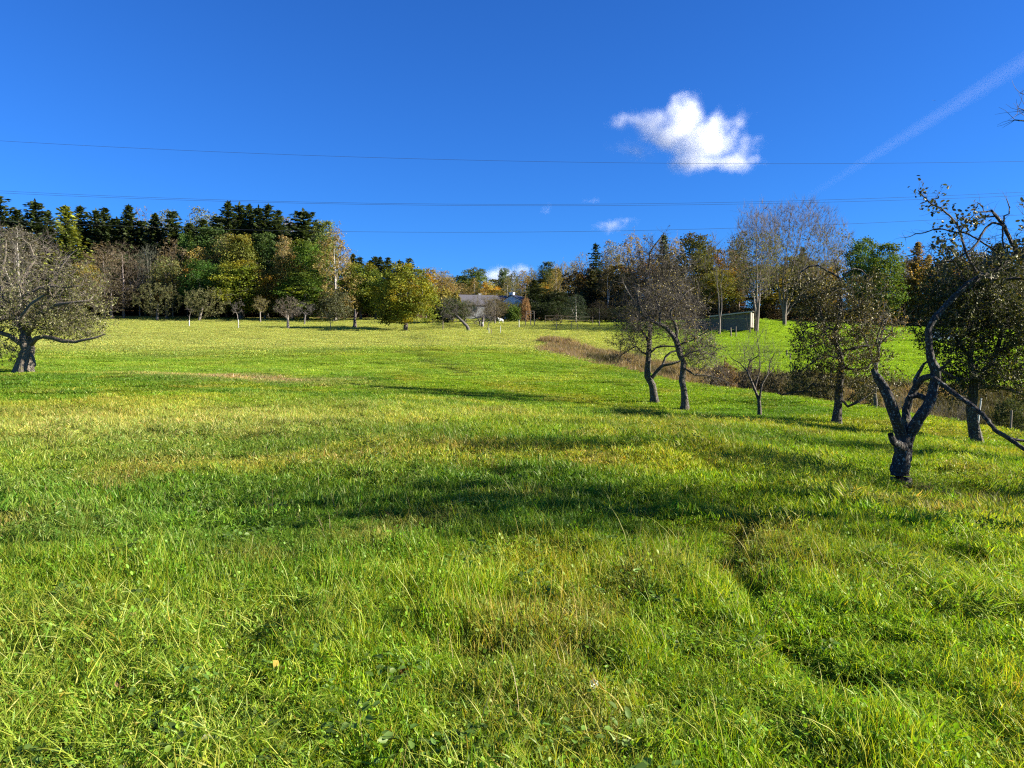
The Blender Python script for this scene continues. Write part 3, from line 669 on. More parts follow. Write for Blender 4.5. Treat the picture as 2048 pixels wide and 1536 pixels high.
 ('birch', 1120, 205, 560, 46, (.21, .18, .07), 'birch_tree', 'beige birch with many pale stems above the dark hedge', 2),
 ('broadB', 992, 205, 580, 44, (.18, .16, .035), 'leafy_tree', 'yellow green tree between the two houses', 2),
 # right wood
 ('sparse', 1163, 170, 508, 46, (.25, .18, .12), 'bare_tree', 'tall pinkish brown bare tree left of the thin dark spruce', 3),
 ('broadC', 1152, 160, 545, 60, (.11, .075, .03), 'leafy_tree', 'brown tree left of the thin dark spruce', 3),
 ('pine', 1190, 160, 488, 34, (.02, .035, .02), 'spruce_tree', 'thin dark spruce with a bare lower stem', 3),
 ('birchB', 1200, 166, 520, 40, (.22, .13, .04), 'birch_tree', 'rusty tree behind the thin dark spruce', 3),
 ('open', 1222, 172, 478, 52, (.19, .18, .12), 'bare_tree', 'pale grey open crown right of the thin dark spruce', 3),
 ('birch', 1262, 165, 466, 66, (.26, .20, .06), 'birch_tree', 'tall golden brown birch behind the forked old tree', 3),
 ('broadB', 1235, 158, 530, 70, (.11, .10, .03), 'leafy_tree', 'olive tree below the golden brown birch', 3),
 ('broadC', 1290, 156, 520, 70, (.13, .10, .03), 'leafy_tree', 'brownish olive tree behind the forked old trees', 3),
 ('spruceC', 1325, 175, 468, 40, (.05, .075, .05), 'spruce_tree', 'bluish conifer top behind the forked old tree', 3),
 ('birch', 1350, 165, 474, 54, (.32, .20, .055), 'birch_tree', 'orange birch top right of the forked old tree', 3),
 ('broadA', 1386, 148, 470, 84, (.075, .085, .022), 'leafy_tree', 'large olive green tree behind the left end of the shed', 3),
 ('broadB', 1340, 150, 530, 70, (.07, .07, .025), 'leafy_tree', 'dark olive tree left of the large olive green tree', 3),
 ('broadA', 1440, 140, 540, 70, (.14, .15, .025), 'leafy_tree', 'yellow green lower tree right behind the shed roof', 3),
 ('open', 1462, 150, 497, 70, (.22, .14, .07), 'leafy_tree', 'rust brown open crown above the shed', 3),
 ('broadC', 1418, 155, 500, 60, (.15, .12, .04), 'leafy_tree', 'brown olive crown between the dead snag and the large olive tree', 3),
 ('open', 1476, 160, 460, 50, (.11, .11, .06), 'leafy_tree', 'dark thin leafed crown left of the big bare tree', 3),
 ('broadA', 1530, 142, 530, 90, (.17, .17, .028), 'leafy_tree', 'yellow leafed tree seen through the big bare tree', 3),
 ('broadB', 1580, 145, 515, 80, (.14, .15, .028), 'leafy_tree', 'yellow green tree behind the multi stemmed bare tree', 3),
 ('spruceA', 1602, 170, 495, 40, (.04, .06, .025), 'spruce_tree', 'dark conifer tip behind the multi stemmed bare tree', 3),
 ('broadC', 1630, 142, 525, 70, (.15, .14, .03), 'leafy_tree', 'yellow brown tree right of the multi stemmed bare tree', 3),
 ('sparse', 1672, 145, 500, 56, (.25, .16, .12), 'bare_tree', 'pinkish thin tree left of the green maple', 3),
 ('broadA', 1722, 132, 476, 70, (.06, .12, .03), 'leafy_tree', 'green maple with a ragged top against the sky', 3),
 ('broadB', 1765, 126, 488, 70, (.09, .14, .025), 'leafy_tree', 'yellow green right half of the maple group', 3),
 ('sparse', 1795, 150, 500, 50, (.17, .16, .13), 'bare_tree', 'grey bare tree right of the maple group', 3),
 ('larch', 1830, 128, 486, 56, (.26, .15, .06), 'larch_tree', 'brown larch with a dark stem, left of the near leaning tree', 3),
 ('larch', 1852, 134, 512, 44, (.24, .15, .06), 'larch_tree', 'lower brown larch touching the first one', 3),
 ('broadB', 1800, 132, 560, 70, (.075, .08, .025), 'leafy_tree', 'dark low tree under the grey bare tree', 3),
 ('broadC', 1900, 128, 520, 90, (.15, .11, .035), 'leafy_tree', 'brown leafed tree behind the near leaning tree', 3),
 ('spruceA', 1992, 132, 486, 50, SPR, 'spruce_tree', 'dark spruce top inside the near crown on the right', 3),
 ('open', 1950, 130, 500, 70, (.24, .15, .09), 'leafy_tree', 'reddish brown open crown right of the leaning tree', 3),
 ('broadA', 1985, 124, 545, 90, (.08, .09, .025), 'leafy_tree', 'dark green tree below the spruce top on the right', 3),
 ('broadB', 2050, 126, 520, 100, (.12, .11, .03), 'leafy_tree', 'olive tree on the right edge of the photo', 3),
 ('broadA', 2140, 126, 500, 120, (.08, .09, .025), 'leafy_tree', 'dark tree just outside the right edge', 3),
 ('spruceA', 2210, 128, 470, 90, SPR, 'spruce_tree', 'spruce just outside the right edge', 3),
 # garden trees; shade on the dark ones is put into their leaf colours
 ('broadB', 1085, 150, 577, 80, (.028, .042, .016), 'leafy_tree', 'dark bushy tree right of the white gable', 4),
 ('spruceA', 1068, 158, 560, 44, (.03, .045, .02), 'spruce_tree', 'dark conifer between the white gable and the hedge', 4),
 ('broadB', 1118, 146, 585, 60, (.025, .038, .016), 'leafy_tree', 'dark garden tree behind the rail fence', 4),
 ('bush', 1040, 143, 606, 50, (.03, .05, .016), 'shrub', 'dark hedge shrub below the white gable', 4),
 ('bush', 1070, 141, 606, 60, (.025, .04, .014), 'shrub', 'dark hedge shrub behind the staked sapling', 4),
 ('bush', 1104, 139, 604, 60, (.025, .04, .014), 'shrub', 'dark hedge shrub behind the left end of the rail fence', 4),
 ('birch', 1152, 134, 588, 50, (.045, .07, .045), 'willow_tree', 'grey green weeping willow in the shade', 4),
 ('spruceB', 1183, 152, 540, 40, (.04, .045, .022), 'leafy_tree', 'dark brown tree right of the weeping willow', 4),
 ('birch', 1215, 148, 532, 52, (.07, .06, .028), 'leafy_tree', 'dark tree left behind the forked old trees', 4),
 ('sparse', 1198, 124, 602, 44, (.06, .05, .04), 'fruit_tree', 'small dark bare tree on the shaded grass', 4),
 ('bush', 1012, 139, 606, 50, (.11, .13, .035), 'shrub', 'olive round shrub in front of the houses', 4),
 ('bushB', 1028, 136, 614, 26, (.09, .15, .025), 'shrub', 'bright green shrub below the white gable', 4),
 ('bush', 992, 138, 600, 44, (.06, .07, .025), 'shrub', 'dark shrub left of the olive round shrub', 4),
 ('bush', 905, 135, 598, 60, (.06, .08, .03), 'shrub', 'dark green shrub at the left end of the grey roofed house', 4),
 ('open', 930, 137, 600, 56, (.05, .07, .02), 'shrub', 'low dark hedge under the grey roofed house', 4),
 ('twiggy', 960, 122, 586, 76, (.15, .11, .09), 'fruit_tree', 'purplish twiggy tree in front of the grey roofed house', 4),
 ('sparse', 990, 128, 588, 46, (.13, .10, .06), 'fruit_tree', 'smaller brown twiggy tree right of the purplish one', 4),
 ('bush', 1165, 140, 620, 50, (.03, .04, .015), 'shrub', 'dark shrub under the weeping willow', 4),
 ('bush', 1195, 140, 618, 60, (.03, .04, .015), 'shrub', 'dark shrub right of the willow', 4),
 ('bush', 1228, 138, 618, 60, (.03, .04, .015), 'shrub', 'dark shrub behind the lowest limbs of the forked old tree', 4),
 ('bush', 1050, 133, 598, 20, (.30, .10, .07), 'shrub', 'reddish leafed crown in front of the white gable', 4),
]
GR = {1: 'trees of the wood on the left', 2: 'trees on the hillside behind the houses', 3: 'trees of the wood on the right', 4: 'garden trees and shrubs around the houses'}
WC = {'birch': (1, 1, 1, 1), 'bareA': (.22, .17, .14, 1), 'bareB': (.15, .14, .10, 1), 'sparse': (.17, .14, .12, 1), 'open': (.15, .12, .10, 1)}
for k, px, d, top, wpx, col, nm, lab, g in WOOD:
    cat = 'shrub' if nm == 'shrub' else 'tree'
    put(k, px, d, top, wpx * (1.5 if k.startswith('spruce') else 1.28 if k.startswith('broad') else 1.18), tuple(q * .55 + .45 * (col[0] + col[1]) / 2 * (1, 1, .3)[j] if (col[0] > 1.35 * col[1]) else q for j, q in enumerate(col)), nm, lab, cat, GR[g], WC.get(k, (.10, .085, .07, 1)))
# rows that close the woods behind (nothing in the photo tells these apart)
rs = random.Random(5)
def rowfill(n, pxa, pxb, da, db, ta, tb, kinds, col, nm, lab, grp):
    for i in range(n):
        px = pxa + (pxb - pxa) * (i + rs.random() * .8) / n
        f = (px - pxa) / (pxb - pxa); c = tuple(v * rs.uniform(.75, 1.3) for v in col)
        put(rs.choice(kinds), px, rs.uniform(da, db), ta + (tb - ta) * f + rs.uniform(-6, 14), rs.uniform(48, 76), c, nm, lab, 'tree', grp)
rowfill(16, -200, 640, 200, 225, 448, 462, ['spruceA', 'spruceB'], SPR, 'spruce_tree', 'dark spruce deep inside the left wood behind its front rows', 'spruces deep in the left wood')
rowfill(22, -140, 660, 186, 196, 432, 452, ['spruceA', 'spruceB', 'spruceC'], (.028, .045, .018), 'spruce_tree', 'dark spruce filling between the taller spruce tops of the left wood', 'lower spruces between the tall ones')
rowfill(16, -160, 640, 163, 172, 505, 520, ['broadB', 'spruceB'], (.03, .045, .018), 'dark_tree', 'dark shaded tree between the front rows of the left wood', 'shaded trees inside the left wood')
rowfill(16, 640, 1180, 255, 285, 556, 540, ['broadB', 'birch', 'spruceA'], (.12, .11, .04), 'hillside_tree', 'far autumn tree closing the hillside behind the houses', 'far trees closing the hillside')
rowfill(24, 1150, 2230, 165, 200, 530, 520, ['broadB', 'broadC', 'spruceB'], (.075, .065, .028), 'dark_tree', 'brownish shaded tree deep in the right wood', 'shaded trees deep in the right wood')
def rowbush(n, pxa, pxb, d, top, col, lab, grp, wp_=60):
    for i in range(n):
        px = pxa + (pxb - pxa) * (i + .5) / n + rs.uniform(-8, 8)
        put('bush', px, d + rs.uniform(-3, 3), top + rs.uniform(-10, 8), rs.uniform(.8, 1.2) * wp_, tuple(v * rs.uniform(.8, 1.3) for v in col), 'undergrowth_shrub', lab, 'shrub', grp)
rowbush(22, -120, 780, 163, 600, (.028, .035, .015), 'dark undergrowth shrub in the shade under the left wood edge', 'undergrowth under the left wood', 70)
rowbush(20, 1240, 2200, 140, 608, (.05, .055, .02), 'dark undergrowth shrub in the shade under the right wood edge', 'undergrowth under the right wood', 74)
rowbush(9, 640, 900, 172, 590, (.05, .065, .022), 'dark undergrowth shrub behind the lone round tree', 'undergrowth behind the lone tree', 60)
# ------------------------------------------------------------------ buildings and small things of the field
def boxm(x0, x1, y0, y1, z0, z1):
    v = [(x, y, z) for z in (z0, z1) for y in (y0, y1) for x in (x0, x1)]
    return v, [(0, 2, 3, 1), (4, 5, 7, 6), (0, 1, 5, 4), (2, 6, 7, 3), (0, 4, 6, 2), (1, 3, 7, 5)]
class MB:
    def __init__(s): s.v = []; s.f = []
    def add(s, v, f):
        n_ = len(s.v); s.v += [tuple(map(float, q)) for q in v]; s.f += [tuple(i + n_ for i in q) for q in f]; return s
    def box(s, *a): return s.add(*boxm(*a))
    def bar(s, a, b, r, r2=None, sides=8):
        V, Q = tubes([(np.array([a, b], float), np.array([r, r if r2 is None else r2]))], sides)
        s.add(V, [tuple(map(int, q)) for q in Q]); n_ = len(s.v) - 2 * sides
        s.f.append(tuple(range(n_, n_ + sides))); s.f.append(tuple(range(n_ + 2 * sides - 1, n_ + sides - 1, -1))); return s
    def build(s, name, m, parent=None, color=None):
        me = bpy.data.meshes.new(name); me.from_pydata(s.v, [], s.f); me.materials.append(m); me.update()
        o = link(name, me, parent)
        if color: o.color = color
        return o
M_WHITEW = flat('white_render', (.62, .64, .66), .8, 3, .08)
M_GREYW = flat('grey_render', (.22, .23, .22), .8, 3, .12)
M_ROOFG = flat('grey_roof_tiles', (.10, .095, .10), .6, 10, .25)
M_ROOFD = flat('dark_roof_tiles', (.05, .05, .06), .5, 10, .25)
M_PANE = flat('dark_pane', (.02, .025, .03), .15, 2, .1)
M_PLANK = flat('weathered_planks', (.085, .08, .07), .85, 3, .8, 0, (1, 1, 9))
M_PLANKV = flat('pale_sunlit_boards', (.34, .30, .24), .85, 5, .35, 0, (8, 8, 1))  # end wall's sunlight is put into this paler colour; eaves board shares it
M_PLANKD = flat('dark_planks', (.085, .075, .065), .85, 5, .5, 0, (1, 1, 8))
M_FELT = flat('mossy_roof_felt', (.07, .06, .04), .9, 6, .4)
M_POST = flat('post_wood', (.16, .125, .09), .85, 12, .3)
M_PALE = flat('pale_plastic', (.42, .42, .38), .6, 8, .1)
M_WIRE = flat('line_wire', (.035, .04, .05), .5, 3, .1)
M_STONE = flat('grey_stone', (.30, .29, .27), .9, 6, .3)

def house(name, px, d, rz, L, Wd, hw, hr, mw, mr, label, chim=None, wins=(), over=.35, base=None):
    g = G(px, d); r = root(name, g, label, 'house'); r.rotation_euler[2] = rz
    m = MB(); v = [(-L/2, -Wd/2, -1.5), (L/2, -Wd/2, -1.5), (L/2, Wd/2, -1.5), (-L/2, Wd/2, -1.5), (-L/2, -Wd/2, hw), (L/2, -Wd/2, hw), (L/2, Wd/2, hw), (-L/2, Wd/2, hw), (-L/2, 0, hr), (L/2, 0, hr)]
    m.add(v, [(0, 1, 5, 4), (2, 3, 7, 6), (1, 2, 6, 9, 5), (3, 0, 4, 8, 7), (4, 5, 9, 8), (6, 7, 8, 9), (0, 3, 2, 1)]); m.build('wall', mw, r)
    s = (hr - hw) / (Wd / 2); t = .16; e = Wd / 2 + over; ze = hr - s * e
    rf = MB()
    for sg in (-1, 1):
        a = [(x, y, z) for x in (-L/2 - over, L/2 + over) for (y, z) in ((0, hr + .03), (sg * e, ze + .03), (sg * e, ze + t), (0, hr + t + .03))]
        rf.add(a, [(0, 1, 2, 3), (7, 6, 5, 4), (0, 4, 5, 1), (1, 5, 6, 2), (2, 6, 7, 3), (3, 7, 4, 0)])
    ro = rf.build('roof', mr, r)
    if chim:
        cx, cyy, ch, cs, cm = chim; c = MB().box(cx - cs, cx + cs, cyy - cs, cyy + cs, hr - 1.2, hr + ch).box(cx - cs - .06, cx + cs + .06, cyy - cs - .06, cyy + cs + .06, hr + ch, hr + ch + .12)
        c.build('chimney', cm, ro)
    for (wx, wz, ww, wh) in wins:
        f = MB(); y = -Wd / 2 - .03
        for q in ((wx - ww/2 - .06, wx - ww/2, wz, wz + wh), (wx + ww/2, wx + ww/2 + .06, wz, wz + wh), (wx - ww/2 - .06, wx + ww/2 + .06, wz + wh, wz + wh + .06), (wx - ww/2 - .06, wx + ww/2 + .06, wz - .06, wz)): f.box(q[0], q[1], y - .03, y + .028, q[2], q[3])
        fo = f.build('window', M_WHITEW, r); MB().box(wx - ww/2 + .003, wx + ww/2 - .003, y - .005, y + .02, wz + .003, wz + wh - .003).build('pane', M_PANE, fo)
    return r
def house_at(name, px, d, rz, L, Wd, ridge_py, hw_py, **k):
    g = G(px, d); hr = P(px, ridge_py, d)[2] - g[2]; hw = P(px, hw_py, d)[2] - g[2]
    return house(name, px, d, rz, L, Wd, hw, hr, **k)
# grey roofed house: its left gable faces the camera at a slant
house_at('grey_house', 966, 158, R(16), 9.5, 7.0, 592, 611, mw=M_GREYW, mr=M_ROOFG, label='grey walled house with a long grey roof, half hidden by twiggy trees', chim=(-.6, .3, .35, .28, M_PALE), wins=((-2.5, 1.2, 1.0, 1.1), (1.5, 1.2, 1.0, 1.1)))
house_at('white_house', 1040, 152, R(68), 9, 4.6, 594, 606, mw=M_WHITEW, mr=M_ROOFD, label='white house with a dark roof and a white chimney above the shaded hedge', chim=(-3.2, .45, .55, .42, M_WHITEW), over=.25)

# long low shed
def shed():
    g = G(1438, 113); r = root('shed', g, 'long low wooden shed with a mossy single pitch roof in front of the right wood', 'shed'); r.rotation_euler[2] = R(-24)
    L = 9.2; D = 3.4; hl, hr = 1.55, 2.45
    def ht(x): return hl + (hr - hl) * (x + L / 2) / L
    rng = random.Random(3)
    m = MB()   # dark plank left bay
    for k in range(9):
        z = .02 + k * .17
        m.box(-L/2 + .05, -L/2 + 3.4 + rng.uniform(-.05, .03), -D/2 - rng.uniform(.0, .03), -D/2 + .03, z, z + .15)
    m.build('plank_bay', M_PLANKD, r)
    m = MB()
    for k in range(12):
        z = -.2 + k * .19; x1 = L / 2 - .08
        if z + .18 > ht(-L/2 + 3.6): x0 = -L/2 + (z + .18 - hl) / (hr - hl) * L
        else: x0 = -L/2 + 3.5
        if x0 < x1 - .3: m.box(x0, x1, -D/2 - rng.uniform(.0, .02), -D/2 + .03, z, z + .18)
    m.build('front_wall', M_PLANK, r)
    m = MB()
    for k in range(14):
        y = -D/2 + .06 + k * (D - .1) / 14
        m.box(L/2 - .03, L/2 + rng.uniform(0, .03), y, y + (D - .1) / 14 - .012, .25 + rng.uniform(-.06, .06), hr - .08)
    m.build('end_wall', M_PLANKV, r)
    MB().box(-L/2 + .06, L/2 - .06, D/2 - .05, D/2, -.5, hl - .1).build('back_wall', M_PLANKD, r)
    MB().box(-L/2, -L/2 + .05, -D/2 + .05, D/2 - .06, -.5, hl - .06).build('left_wall', M_PLANKD, r)
    for x in (-L/2 + .02, -L/2 + 3.44, .6, L/2 - .16):
        MB().box(x, x + .13, -D/2 - .16, -D/2 - .04, -.5, ht(x) - .03).build('post', M_POST, r)
    m = MB(); a = []
    for x, z in ((-L/2 - .3, hl), (L/2 + .3, hr + .04)):
        a += [(x, -D/2 - .35, z), (x, D/2 + .3, z - .05), (x, D/2 + .3, z + .03), (x, -D/2 - .35, z + .09)]
    m.add(a, [(0, 1, 2, 3), (7, 6, 5, 4), (0, 4, 5, 1), (1, 5, 6, 2), (2, 6, 7, 3), (3, 7, 4, 0)]); ro = m.build('roof', M_FELT, r)
    m = MB(); a = []
    for x, z in ((-L/2 + 3.4, ht(-L/2 + 3.4) - .02), (L/2 + .32, hr + .02)):
        a += [(x, -D/2 - .39, z - .1), (x, -D/2 - .36, z - .1), (x, -D/2 - .36, z + .06), (x, -D/2 - .39, z + .06)]
    m.add(a, [(0, 1, 2, 3), (7, 6, 5, 4), (0, 4, 5, 1), (1, 5, 6, 2), (2, 6, 7, 3), (3, 7, 4, 0)]); m.build('eaves_board', M_PLANKV, ro)
    return r
shed()
def post(px, d, h, name='fence_post', label='', r=.05, lean=(0, 0), m=None, cat='post', group=None):
    g = G(px, d); mm = MB().bar((0, 0, -.3), (lean[0], lean[1], h), r, r * .85)
    o = mm.build(name, m or M_POST); o.location = g; tag(o, label, cat, group); return o
post(1462, 107, 1.25, 'post', 'stout leaning post in front of the shed, left one of two', .11, (-.12, 0))
post(1471, 107, 1.45, 'post', 'slim straight post in front of the shed, right one of two', .07)
post(1956, 24.5, 1.0, 'fence_post', 'pale leaning fence post in the brush left of the near right trunk', .03, (.13, 0), M_PALE, group='fence posts along the gully')
post(2024, 27, .95, 'fence_post', 'dark fence post in the brush right of the near right trunk', .04, (.03, 0), group='fence posts along the gully')
post(1573, 82, .75, 'fence_post', 'dark fence post on the far green slope, left one of two', .08, group='fence posts on the far slope')
post(1580, 77, .75, 'fence_post', 'dark fence post on the far green slope, right one of two', .08, group='fence posts on the far slope')
post(978, 98, .8, 'marker_stake', 'short pale stake left of the tall white stake in the open meadow', .04, m=M_PALE, group='pale stakes in the meadow')
post(983, 98, .65, 'marker_stake', 'shorter wooden stake touching the short pale stake', .04, group='pale stakes in the meadow')
post(1001, 98, .98, 'marker_stake', 'taller white stake standing alone in the open meadow', .035, m=M_PALE, group='pale stakes in the meadow')
post(1038, 118, 1.1, 'marker_stake', 'white stake at the edge of the garden shade', .06, m=M_PALE, group='pale stakes in the meadow')
post(1143, 116, 1.2, 'fence_post', 'thin post in the shaded grass, left one of two', .04, group='posts in the shaded grass')
post(1155, 114, 1.0, 'fence_post', 'thin post in the shaded grass, right one of two', .04, group='posts in the shaded grass')
post(905, 150, 1.6, 'post', 'post at the wood edge right of the lone tree', .07)
post(646, 150, 1.4, 'post', 'pale post at the wood edge left of the birch', .1, m=M_PALE)

def railfence():
    r = root('rail_fence', G(1125, 131), 'brown rail fence across the shaded garden', 'fence')
    g = G(1125, 131); pts = [G(x, 131) for x in (1090, 1122, 1153, 1185)]
    for p in pts:
        MB().bar((p[0] - g[0], 0, p[2] - g[2] - .3), (p[0] - g[0], 0, p[2] - g[2] + 1.3), .045).build('post', M_POST, r)
    for hh in (1.25, .7):
        m = MB()
        for a, b in zip(pts[:-1], pts[1:]): m.bar((a[0] - g[0], -.08, a[2] - g[2] + hh), (b[0] - g[0], -.08, b[2] - g[2] + hh), .032)
        m.build('rail', M_POST, r)
railfence()
def tripod():
    g = G(1060, 122); r = root('tree_stakes', g, 'three tall stakes tied around a young tree in the garden shade', 'tree support')
    for x, y in ((-.75, 0), (.75, -.1), (.1, .8)):
        MB().bar((x, y, -.3), (x * .8, y * .8, 2.3), .06).build('stake', M_POST, r)
    m = MB()
    for a, b in (((-.66, 0, 1.9), (.66, -.1, 1.9)), ((-.66, 0, 2.3), (.66, -.1, 2.3))): m.bar(a, b, .05)
    m.build('crossbar', M_POST, r)
tripod()

# white goat at the garden hedge: one skinned body
def goat():
    g = G(1002, 130); me = bpy.data.meshes.new('body')
    s = 1.0
    V = [(0, 0, .55), (-.28, 0, .58), (-.42, 0, .75), (-.52, 0, .92), (-.66, 0, .88), (.28, 0, .56), (.4, 0, .6),
         (-.3, .1, .3), (-.3, .1, 0), (-.3, -.1, .3), (-.3, -.1, 0), (.33, .1, .34), (.27, .1, .3), (.3, .1, 0), (.33, -.1, .34), (.3, -.1, 0), (-.5, .07, 1.04), (-.5, -.07, 1.04)]
    E = [(0, 1), (1, 2), (2, 3), (3, 4), (0, 5), (5, 6), (1, 7), (7, 8), (1, 9), (9, 10), (5, 11), (11, 13), (5, 14), (14, 15), (3, 16), (3, 17)]
    V.pop(12); E = [(a - (a > 12), b - (b > 12)) for a, b in E]
    me.from_pydata(V, E, []); o = link('goat', me)
    o.modifiers.new('skin', 'SKIN'); o.modifiers.new('sub', 'SUBSURF').levels = 1
    rad = {0: .23, 1: .2, 2: .12, 3: .09, 4: .045, 5: .2, 6: .04, 15: .025, 16: .025}
    for i, sv in enumerate(me.skin_vertices[0].data):
        q = rad.get(i, .045); sv.radius = (q, q); sv.use_root = (i == 0)
    me.materials.append(flat('white_fur', (.75, .73, .68), .9, 10, .1)); o.location = g
    return tag(o, 'small white animal standing on the grass in front of the garden hedge', 'animal')
goat()

# bluish covered stack behind the right trees
def stack(px, d, wm, hm, name, label, m):
    g = G(px, d); rng = np.random.default_rng(int(px)); u = np.linspace(-1, 1, 15); X, Y = np.meshgrid(u, u, indexing='ij')
    Z = hm * (1 - np.maximum(np.abs(X), np.abs(Y)) ** 5) * (.86 + .14 * np.cos(X * 2)) + rng.normal(size=X.shape) * .03; Z[0] = Z[-1] = -.2; Z[:, 0] = Z[:, -1] = -.2
    V = np.stack([X * wm / 2, Y * wm / 3, Z], -1).reshape(-1, 3); i = np.arange(14)[:, None] * 15 + np.arange(14)[None]
    Q = np.stack([i, i + 15, i + 16, i + 1], -1).reshape(-1, 4); o = link(name, mesh_np(name, V, Q, mat=m, smooth=True)); o.location = g
    return tag(o, label, 'covered stack', 'tarp covered stacks on the far slope')
M_TB = flat('blue_tarp', (.05, .12, .2), .45, 4, .3); M_TG = flat('pale_tarp', (.25, .32, .4), .5, 4, .3)
stack(1866, 103, 1.9, 1.7, 'tarp_stack', 'dark blue heap behind the upright limb of the near leaning tree', M_TB)
stack(1898, 104, 1.9, 1.0, 'tarp_stack', 'pale blue low heap right of the near upright limb', M_TG)

# ------------------------------------------------------------------ overhead lines
def line(pts, d, r, label):
    W_ = [P(px, py, d) for px, py in pts]; xs = np.array([q[0] for q in W_]); zs = np.array([q[2] for q in W_])
    co = np.polyfit(xs, zs, 2); X = np.linspace(-190, 190, 80); Z = np.polyval(co, X)
    V, Q = tubes([(np.stack([X, np.full_like(X, d), Z], 1), np.full(80, r))], 5)
    o = link('power_line', mesh_np('power_line', V, Q, mat=M_WIRE, smooth=True)); return tag(o, label, 'cable', 'overhead power lines')
line([(0, 283), (500, 303), (1020, 324), (1560, 328), (2048, 322)], 80, .013, 'highest power line, crossing the bottom of the white cloud')
line([(0, 382), (480, 400), (1000, 409), (1500, 404), (2048, 384)], 95, .015, 'upper wire of the close double power line')
line([(0, 386), (480, 403), (1000, 411.5), (1500, 408), (2048, 391)], 95, .015, 'lower wire of the close double power line')
line([(0, 442), (480, 459), (1000, 464), (1500, 456), (1870, 440), (2048, 429)], 88, .015, 'lowest power line, passing in front of the spruce tops')

# bird
def bird():
    m = MB(); m.add([(0, -.18, 0), (.05, 0, .03), (0, .2, 0), (-.05, 0, .03), (0, 0, -.05), (.25, .02, .14), (.55, -.08, .05), (-.25, .02, .14), (-.55, -.08, .05), (.1, -.08, .03), (-.1, -.08, .03)],
        [(0, 1, 3), (1, 2, 3), (0, 4, 1), (1, 4, 2), (2, 4, 3), (3, 4, 0), (1, 5, 6, 9), (3, 10, 8, 7)])
    o = m.build('bird', M_WIRE); o.location = P(1868, 201, 230); tag(o, 'tiny dark bird high in the sky right of the cloud', 'bird')
bird()

# ------------------------------------------------------------------ middle distance trees and saplings of the meadow
put('round', 812, 118, 534, 158, (.15, .175, .022), 'round_tree', 'lone full round tree with yellow green leaves on the open meadow', 'tree', None, (.10, .08, .06, 1), rz=.6, sink=.1)
def smalltree(px, d, top, wpx, seed, leafc=None, nleaf=1200, label='', name='fruit_tree', lean=0, trunk=.12, low=.3, wc=(.2, .17, .14, 1), nt_=110, guard=None, tw=5, ls=.14, group=None):
    g = G(px, d); h = P(px, top, d)[2] - g[2]; W = wpx * d / F; rng = np.random.default_rng(seed)
    r = root(name, g, label, 'tree', group); T = Tree(rng, .25)
    T.path([(0, 0, -.3), (lean * .15, 0, h * .15), (lean * .6, rng.uniform(-.1, .1), h * .42)], [trunk * 1.3, trunk, trunk * .7])
    tg = ell(rng, nt_, (lean, 0, h * (1 + low) / 2), W / 2, W / 2, h * (1 - low) / 2, .2); tg = tg[np.argsort(np.linalg.norm(tg - np.array([lean * .5, 0, h * low]), axis=1))]
    T.reach(tg, .8, .08, .35, minz=h * low * .7); T.finish(.008, 2.3)
    tc, tp, td = T.twigs(tw, .38, .006, .04, .7, .1)
    big = [c for c in T.chains if c[1].max() > trunk * .25]; sm = [c for c in T.chains if c[1].max() <= trunk * .25]
    wood('trunk', big, M_TWIG, parent=r, color=wc)
    if leafc is not None:
        pk = rng.choice(len(tp), nleaf); V, Q, c = leaves(rng, tp[pk] + rng.normal(size=(nleaf, 3)) * .07, ls * rng.uniform(.6, 1.2, nleaf), colvar(rng, nleaf, leafc, .3), aspect=.6)
        V2, Q2 = tubes(sm + tc, 3); Q = np.concatenate([Q, Q2 + len(V)]); V = np.concatenate([V, V2]); c = np.concatenate([c, np.tile(np.array([wc[:3]]), (len(V2), 1))])
        o = link('crown', mesh_np('crown', V, Q, col=c, mat=M_LEAF), r)
    else:
        o = wood('crown', sm + tc, M_TWIG, parent=r, sides=3, color=wc)
    if guard:
        gm = MB()
        gm.bar((.0, 0, 0), (.02, 0, guard[0]), guard[1]); gm.build('trunk_guard', M_PALE if guard[2] else M_POST, r)
    return r
smalltree(316, 146, 564, 100, 31, (.10, .105, .04), 7500, 'olive leafed old fruit tree at the wood edge, left one of a pair', 'fruit_tree', .3, .24, .1, ls=.22, nt_=260)
smalltree(400, 144, 572, 96, 32, (.12, .125, .05), 7500, 'grey green fruit tree with a lopsided crown at the wood edge', 'fruit_tree', 1.4, .24, .08, ls=.22, nt_=260)
smalltree(380, 118, 608, 16, 33, None, 0, 'thin bare sapling with a pale trunk guard below the olive fruit trees', 'sapling', .1, .05, .5, nt_=14, guard=(1.0, .09, 1), tw=3)
smalltree(478, 116, 597, 32, 34, None, 0, 'bare young tree with a pale cage and stake on the left meadow', 'sapling', -.1, .07, .45, nt_=40, guard=(1.3, .07, 1))
smalltree(522, 140, 590, 36, 35, (.19, .17, .06), 1200, 'small golden fruit tree under the bright yellow green tree', 'fruit_tree', 0, .12, .35, nt_=70)
smalltree(577, 116, 590, 58, 36, (.17, .15, .11), 500, 'grey dome shaped bare fruit tree with a short trunk', 'fruit_tree', 0, .2, .3, (.24, .2, .16, 1), nt_=160, tw=8)
smalltree(610, 132, 600, 40, 47, None, 0, 'low grey twiggy tree right of the dome shaped bare fruit tree', 'fruit_tree', .2, .12, .3, (.16, .14, .12, 1), nt_=90, tw=6)
smalltree(662, 118, 622, 26, 37, (.17, .16, .04), 350, 'low sapling with a few yellow leaves below the birch', 'sapling', 0, .06, .35, nt_=26)
smalltree(886, 116, 640, 5, 38, None, 0, 'tiny staked sapling right of the lone round tree', 'sapling', 0, .05, .5, nt_=6, guard=(1.3, .06, 0), tw=1)
